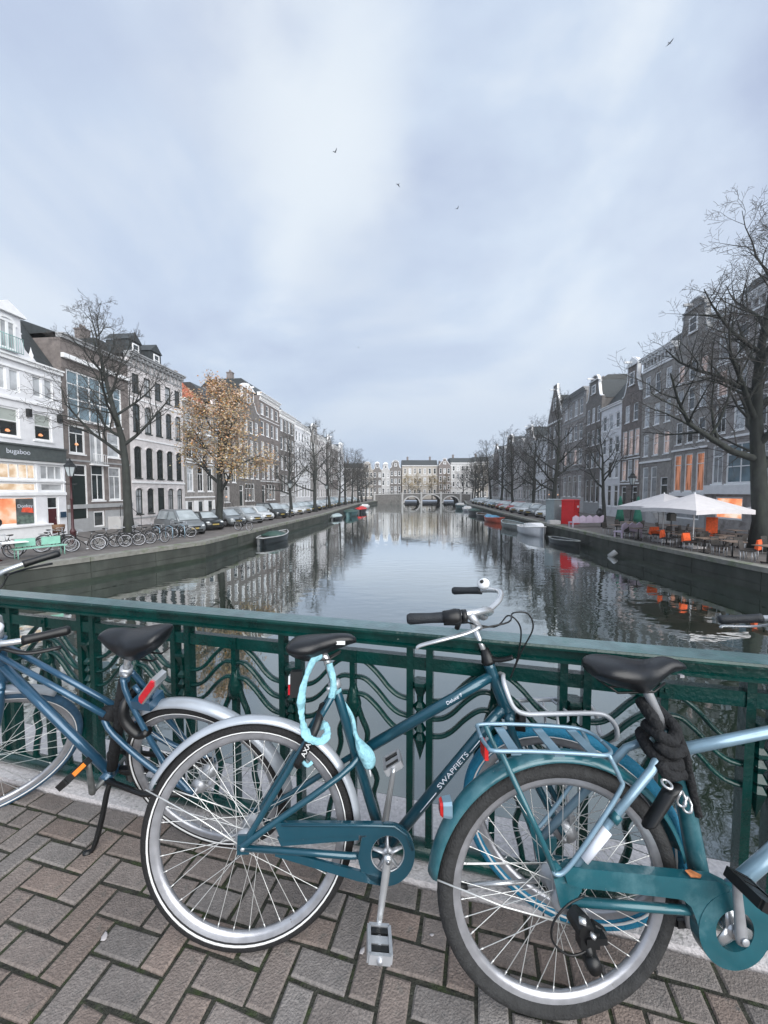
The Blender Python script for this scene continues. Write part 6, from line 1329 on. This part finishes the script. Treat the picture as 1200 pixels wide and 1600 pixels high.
# mooring float at the right quay
b = MB(); b.lathe([(.0,-.25),(.16,-.2),(.17,.25),(.15,.32),(.0,.33)], n=14); o = b.build('mooring_fender', M['gtrim'], None, (14.35, 24.0, WATER+.12)); o.rotation_euler = (R_(20), R_(42), 0); tag(o, 'grey float leaning in the water at the right quay wall', 'float')

# ------------------------------------------------------------------ parked bicycles (left bank) built once, then copied
def small_bike():
    t = thing('parked_bicycle', 'x', 'bicycle', (0,0,0), 0, 'bicycles parked along the left quay')
    f = MB(); f.tube([(.45,0,.28),(.27,0,.84)], .02, 6); f.tube([(.84,0,.84),(.90,0,.68)], .02, 6); f.tube([(.845,0,.80),(.34,0,.62)], .018, 6); f.tube([(.88,0,.70),(.45,0,.29)], .02, 6)
    for s in (-1,1): f.tube([(.28,s*.03,.76),(0,s*.06,.35)], .012, 5); f.tube([(.45,s*.03,.28),(0,s*.06,.35)], .012, 5); f.tube([(.90,s*.05,.68),(1.06,s*.05,.35)], .013, 5)
    f.build('frame', M['black'], t)
    for x in (0,1.06):
        b = MB(); P = [(.335+.02*math.cos(R_(60*i)), .02*math.sin(R_(60*i))) for i in range(6)]; b.lathe(P, (x,0,.35), 'y', 28, closed=True); w_ = b.build('wheel', M['tyre_worn'], t)
        b = MB(); b.lathe([(.285,-.016),(.318,-.02),(.318,.02),(.285,.016)], (x,0,.35), 'y', 28, closed=True); b.build('rim', M['rim'], w_)
        b = MB()
        for i in range(16): a = R_(22.5*i); b.tube([(x,.02*(-1)**i,.35),(x+.305*math.cos(a),0,.35+.305*math.sin(a))], .002, 3, cap=False)
        b.build('spokes', M['spoke'], w_)
        mudguard(t, (x,0,.35), .365, 10 if x == 0 else 20, 190 if x == 0 else 150, M['silverpaint'] if False else M['black'], wd=.05, n=14)
    saddle(t, [(.11,.05,.99,.95),(.15,.09,1.0,.93),(.22,.085,.995,.92),(.28,.045,.99,.94),(.37,.02,.975,.955)])
    b = MB(); b.tube([(.27,0,.84),(.24,0,.93)], .014, 6); b.build('seat_post', M['alloy'], t); b = MB(); b.tube([(.84,0,.84),(.80,0,1.04)], .013, 6); b.tube(smoothpts([(.62,-.28,1.05),(.74,-.26,1.07),(.83,-.12,1.05),(.83,.12,1.05),(.74,.26,1.07),(.62,.28,1.05)],3), .012, 6); b.build('handlebar', M['alloy'], t)
    b = MB()
    for s in (-1,1): b.tube([(-.2,s*.07,.76),(.2,s*.07,.76)], .008, 5); b.tube([(-.12,s*.07,.76),(0,s*.07,.36)], .007, 5)
    for x in (-.2,0,.2): b.tube([(x,-.07,.76),(x,.07,.76)], .008, 5)
    b.build('rear_rack', M['black'], t); b = MB(); b.tube([(.47,-.09,.29),(.45,-.1,.12)], .01, 5); b.tube([(.47,.09,.29),(.49,.1,.46)], .01, 5); b.box(.40,.50,-.17,-.09,.11,.135); b.box(.44,.54,.09,.17,.45,.475); b.build('crank', M['alloy'], t)
    return t
sb = small_bike()
bk = [(-14.6,19.5,213,'closest to the maroon lantern, front wheel at the quay edge'),(-13.95,20.6,208,'second wheel from the maroon lantern'),(-13.6,21.2,216,'in the middle of the row before the tall elm'),(-13.4,21.9,204,'fourth of the front row, just left of the elm trunk'),(-13.9,22.6,-12,'in the front row right beside the elm trunk, pointing at the water'),(-15.6,21.0,30,'behind the front row near the lantern'),(-14.8,22.8,40,'behind the front row near the elm, facing away'),(-15.9,19.3,205,'left of the lantern beside the mint bench'),(-16.9,18.8,30,'behind the mint bench, handlebar above it'),(-17.3,18.0,215,'at the far left behind the white table'),(-18.0,20.2,20,'against the white shop house'),(-13.6,24.6,20,'right of the elm by the bicycle rack'),(-13.2,25.4,205,'leaning at the bicycle rack next to the first car'),(-11.3,29.6,-20,'alone at the quay edge in front of the autumn tree'),(-17.6,16.6,35,'farthest left below the shop window')]
for i, (x, y, a, lb) in enumerate(bk):
    q = sb if i == 0 else copy_tree(sb)
    q.location = (x, y, STREET); q.rotation_euler = (R_(random.uniform(-7,7)), 0, R_(a)); q['label'] = 'bicycle ' + lb
t = thing('bicycle_rack', 'pale metal bicycle rack between the elm and the first parked car', 'bicycle rack', (-13.6,24.2,STREET), R_(60))
for i in range(3): b = MB(); b.tube(smoothpts([(i*.8-.8,-.35,0),(i*.8-.8,-.35,.75),(i*.8-.8,.35,.75),(i*.8-.8,.35,0)], 2), .025, 6); b.build('hoop', M['lteal'], t)
# mint bench and white table at the left
t = thing('mint_bench', 'pale mint green bench with two square backrests on the left quay', 'bench', (-15.85,17.6,STREET), R_(62))
b = MB(); b.box(-.95,.95,-.22,.22,.43,.47); b.build('seat', M['mint'], t)
for s in (-1,1):
    b = MB(); b.box(s*.47-.36, s*.47+.36, .16, .20, .52, .88); b.build('backrest', M['mint'], t)
    for y_ in (-.18,.18): b = MB(); b.tube([(s*.85,y_,0),(s*.85,y_,.43)], .022, 6); b.build('leg', M['mint'], t)
t = thing('white_table', 'white table on a dark maroon post at the left edge', 'table', (-16.7,16.4,STREET), R_(60)); b = MB(); b.box(-1.0,1.0,-.35,.35,.74,.78); b.build('tabletop', M['trim'], t); b = MB(); b.lathe([(.2,0),(.2,.04),(.06,.08),(.05,.74)], n=10); b.build('post', M['maroon'], t)
chair('white garden chair beside the white table at the left edge', -16.2, 15.7, R_(-60), 'trim', 'garden_chair', None)
# wicker basket with things hanging by the shop front
t = thing('wicker_basket', 'round brown wicker basket behind the lantern by the oxblood door', 'basket', (-18.2,21.4,STREET)); b = MB(); b.lathe([(.0,.75),(.22,.75),(.28,.95),(.3,1.15),(.27,1.16),(.2,.85),(.0,.82)], n=14); b.build('basket_body', mat('brown_wicker', (.16,.09,.05), .8, var=.3, scale=30), t); b = MB(); b.tube([(0,0,0),(0,0,.76)], .04, 8); b.build('stand', M['iron'], t)
t = thing('blue_sign', 'small dark blue square sign on the white shop wall beside the door', 'sign', (-22.35,26.7,STREET), math.atan2(1,SKEW)); b = MB(); b.box(-.2,.2,-.06,.0,1.2,1.6); b.build('plate', mat('sign_blue', (.02,.05,.09), .4), t)
# motor scooter and rubbish cart on the right bank
t = thing('covered_scooter', 'black covered scooter parked before the taupe mansion, right bank', 'scooter', (24.4,43.2,STREET), R_(70)); b = MB(); b.loft([[(x_, -w_, .15),(x_, -w_*1.1, z_*.6),(x_, -w_*.4, z_),(x_, w_*.4, z_),(x_, w_*1.1, z_*.6),(x_, w_, .15)] for x_, w_, z_ in ((-.9,.15,.7),(-.6,.3,.85),(-.1,.32,.85),(.3,.3,.8),(.55,.32,1.1),(.8,.12,.7))]); b.build('cover', M['black'], t)
for x in (-.6,.65): b = MB(); b.lathe([(.0,-.05),(.22,-.05),(.25,0),(.22,.05),(.0,.05)], (x,0,.25), 'y', 16); b.build('wheel', M['tyre'], t)
# bollards along the kerb of both banks
am = MB(); am.lathe([(.0,0),(.11,0),(.09,.08),(.07,.12),(.065,.55),(.1,.6),(.1,.66),(.06,.72),(.08,.8),(.0,.9)], n=8); amm = am.mesh('bollard', M['maroon'])
for i in range(9):
    y = 29.5 + i*5.4; o = obj('bollard', amm, None, (-17.6+SKEW*(y-29.5), y, STREET)); tag(o, 'maroon bollard before the left bank houses, %s from the near end' % ordn[i], 'bollard', 'bollards before the left bank houses')
# litter on the pavement
lit = mat('paper_scrap', (.42,.40,.41), .8, var=.1)
for i, (x, y, s, lb) in enumerate(((.16,1.205,.008,'small white scrap beside the right rear tyre'),(-.07,1.16,.012,'pale gum stain near the hanging pedal'),(-.93,1.20,.016,'pale scuff mark on the bricks at the lower left'),(.45,1.06,.009,'tiny white fleck under the right wheel'))):
    b = MB(); n = 9; b.lathe([(s,.0018),(s*.7,.0028),(.0,.003)], n=n); b.v = [(vx*(1+.3*math.sin(i+3*math.atan2(vy,vx))), vy*.6, vz) for vx, vy, vz in b.v]; o = b.build('paper_scrap', lit, None, (x, y, .0005)); o.rotation_euler = (0,0,i); tag(o, lb, 'litter')
# birds
M['bird'] = mat('bird_grey', (.10,.105,.12), .8, var=.2)
def bird(lb, px, py, d, a, fl):
    k = Vector(((px-600)/600*d, d, (768-py)/600*d + CAM_Z)); b = MB()
    b.loft([[(x_, r*math.cos(R_(60*i)), r*math.sin(R_(60*i))) for i in range(6)] for x_, r in ((-.24,.01),(-.16,.035),(-.05,.06),(.08,.055),(.15,.03),(.18,.032),(.23,.008))])
    for s in (-1,1): b.loft([[(x0, s*y_, z_),(x1, s*y_, z_-.006),(x1, s*y_, z_+.006)] for y_, x0, x1, z_ in ((.03,.10,-.08,.02),(.22,.13,-.06,.02+.5*fl*.22),(.42,.06,-.03,.02+fl*.3),(.56,-.06,-.08,.02+fl*.33))], smooth=False)
    b.prism([(-.16,.0),(-.34,-.01),(-.34,.01),(-.16,.02)], -.05, .05)
    o = b.build('bird', M['bird'], None, tuple(k)); o.scale = (.75,)*3; o.rotation_euler = (0, R_(-8), a); tag(o, lb, 'bird', 'birds flying over the canal')
bird('bird flying high at the upper right of the sky', 1020, 110, 42, .3, .2)
bird('bird flying left of the middle, highest of the three above the canal', 527, 263, 48, .8, .9)
bird('bird flying just right of the middle, second of the three above the canal', 621, 309, 52, 2.4, -.6)
bird('tiny bird flying lowest of the three above the canal', 710, 344, 62, .5, .8)
bird('faint tiny bird low over the left tree row', 561, 548, 100, .2, .5)

# ------------------------------------------------------------------ damp air
hm = bpy.data.materials.new('damp_air'); hm.use_nodes = True; t = hm.node_tree; t.nodes.clear()
ho = N(t, 'ShaderNodeOutputMaterial'); pvn = N(t, 'ShaderNodeVolumePrincipled'); pvn.inputs['Color'].default_value = (.93,.96,1,1); pvn.inputs['Density'].default_value = .0005; L(t, pvn.outputs[0], ho.inputs['Volume'])
b = MB(); b.box(-275, 275, -60, 440, -6, 62); tag(b.build('haze', hm), kind='stuff')
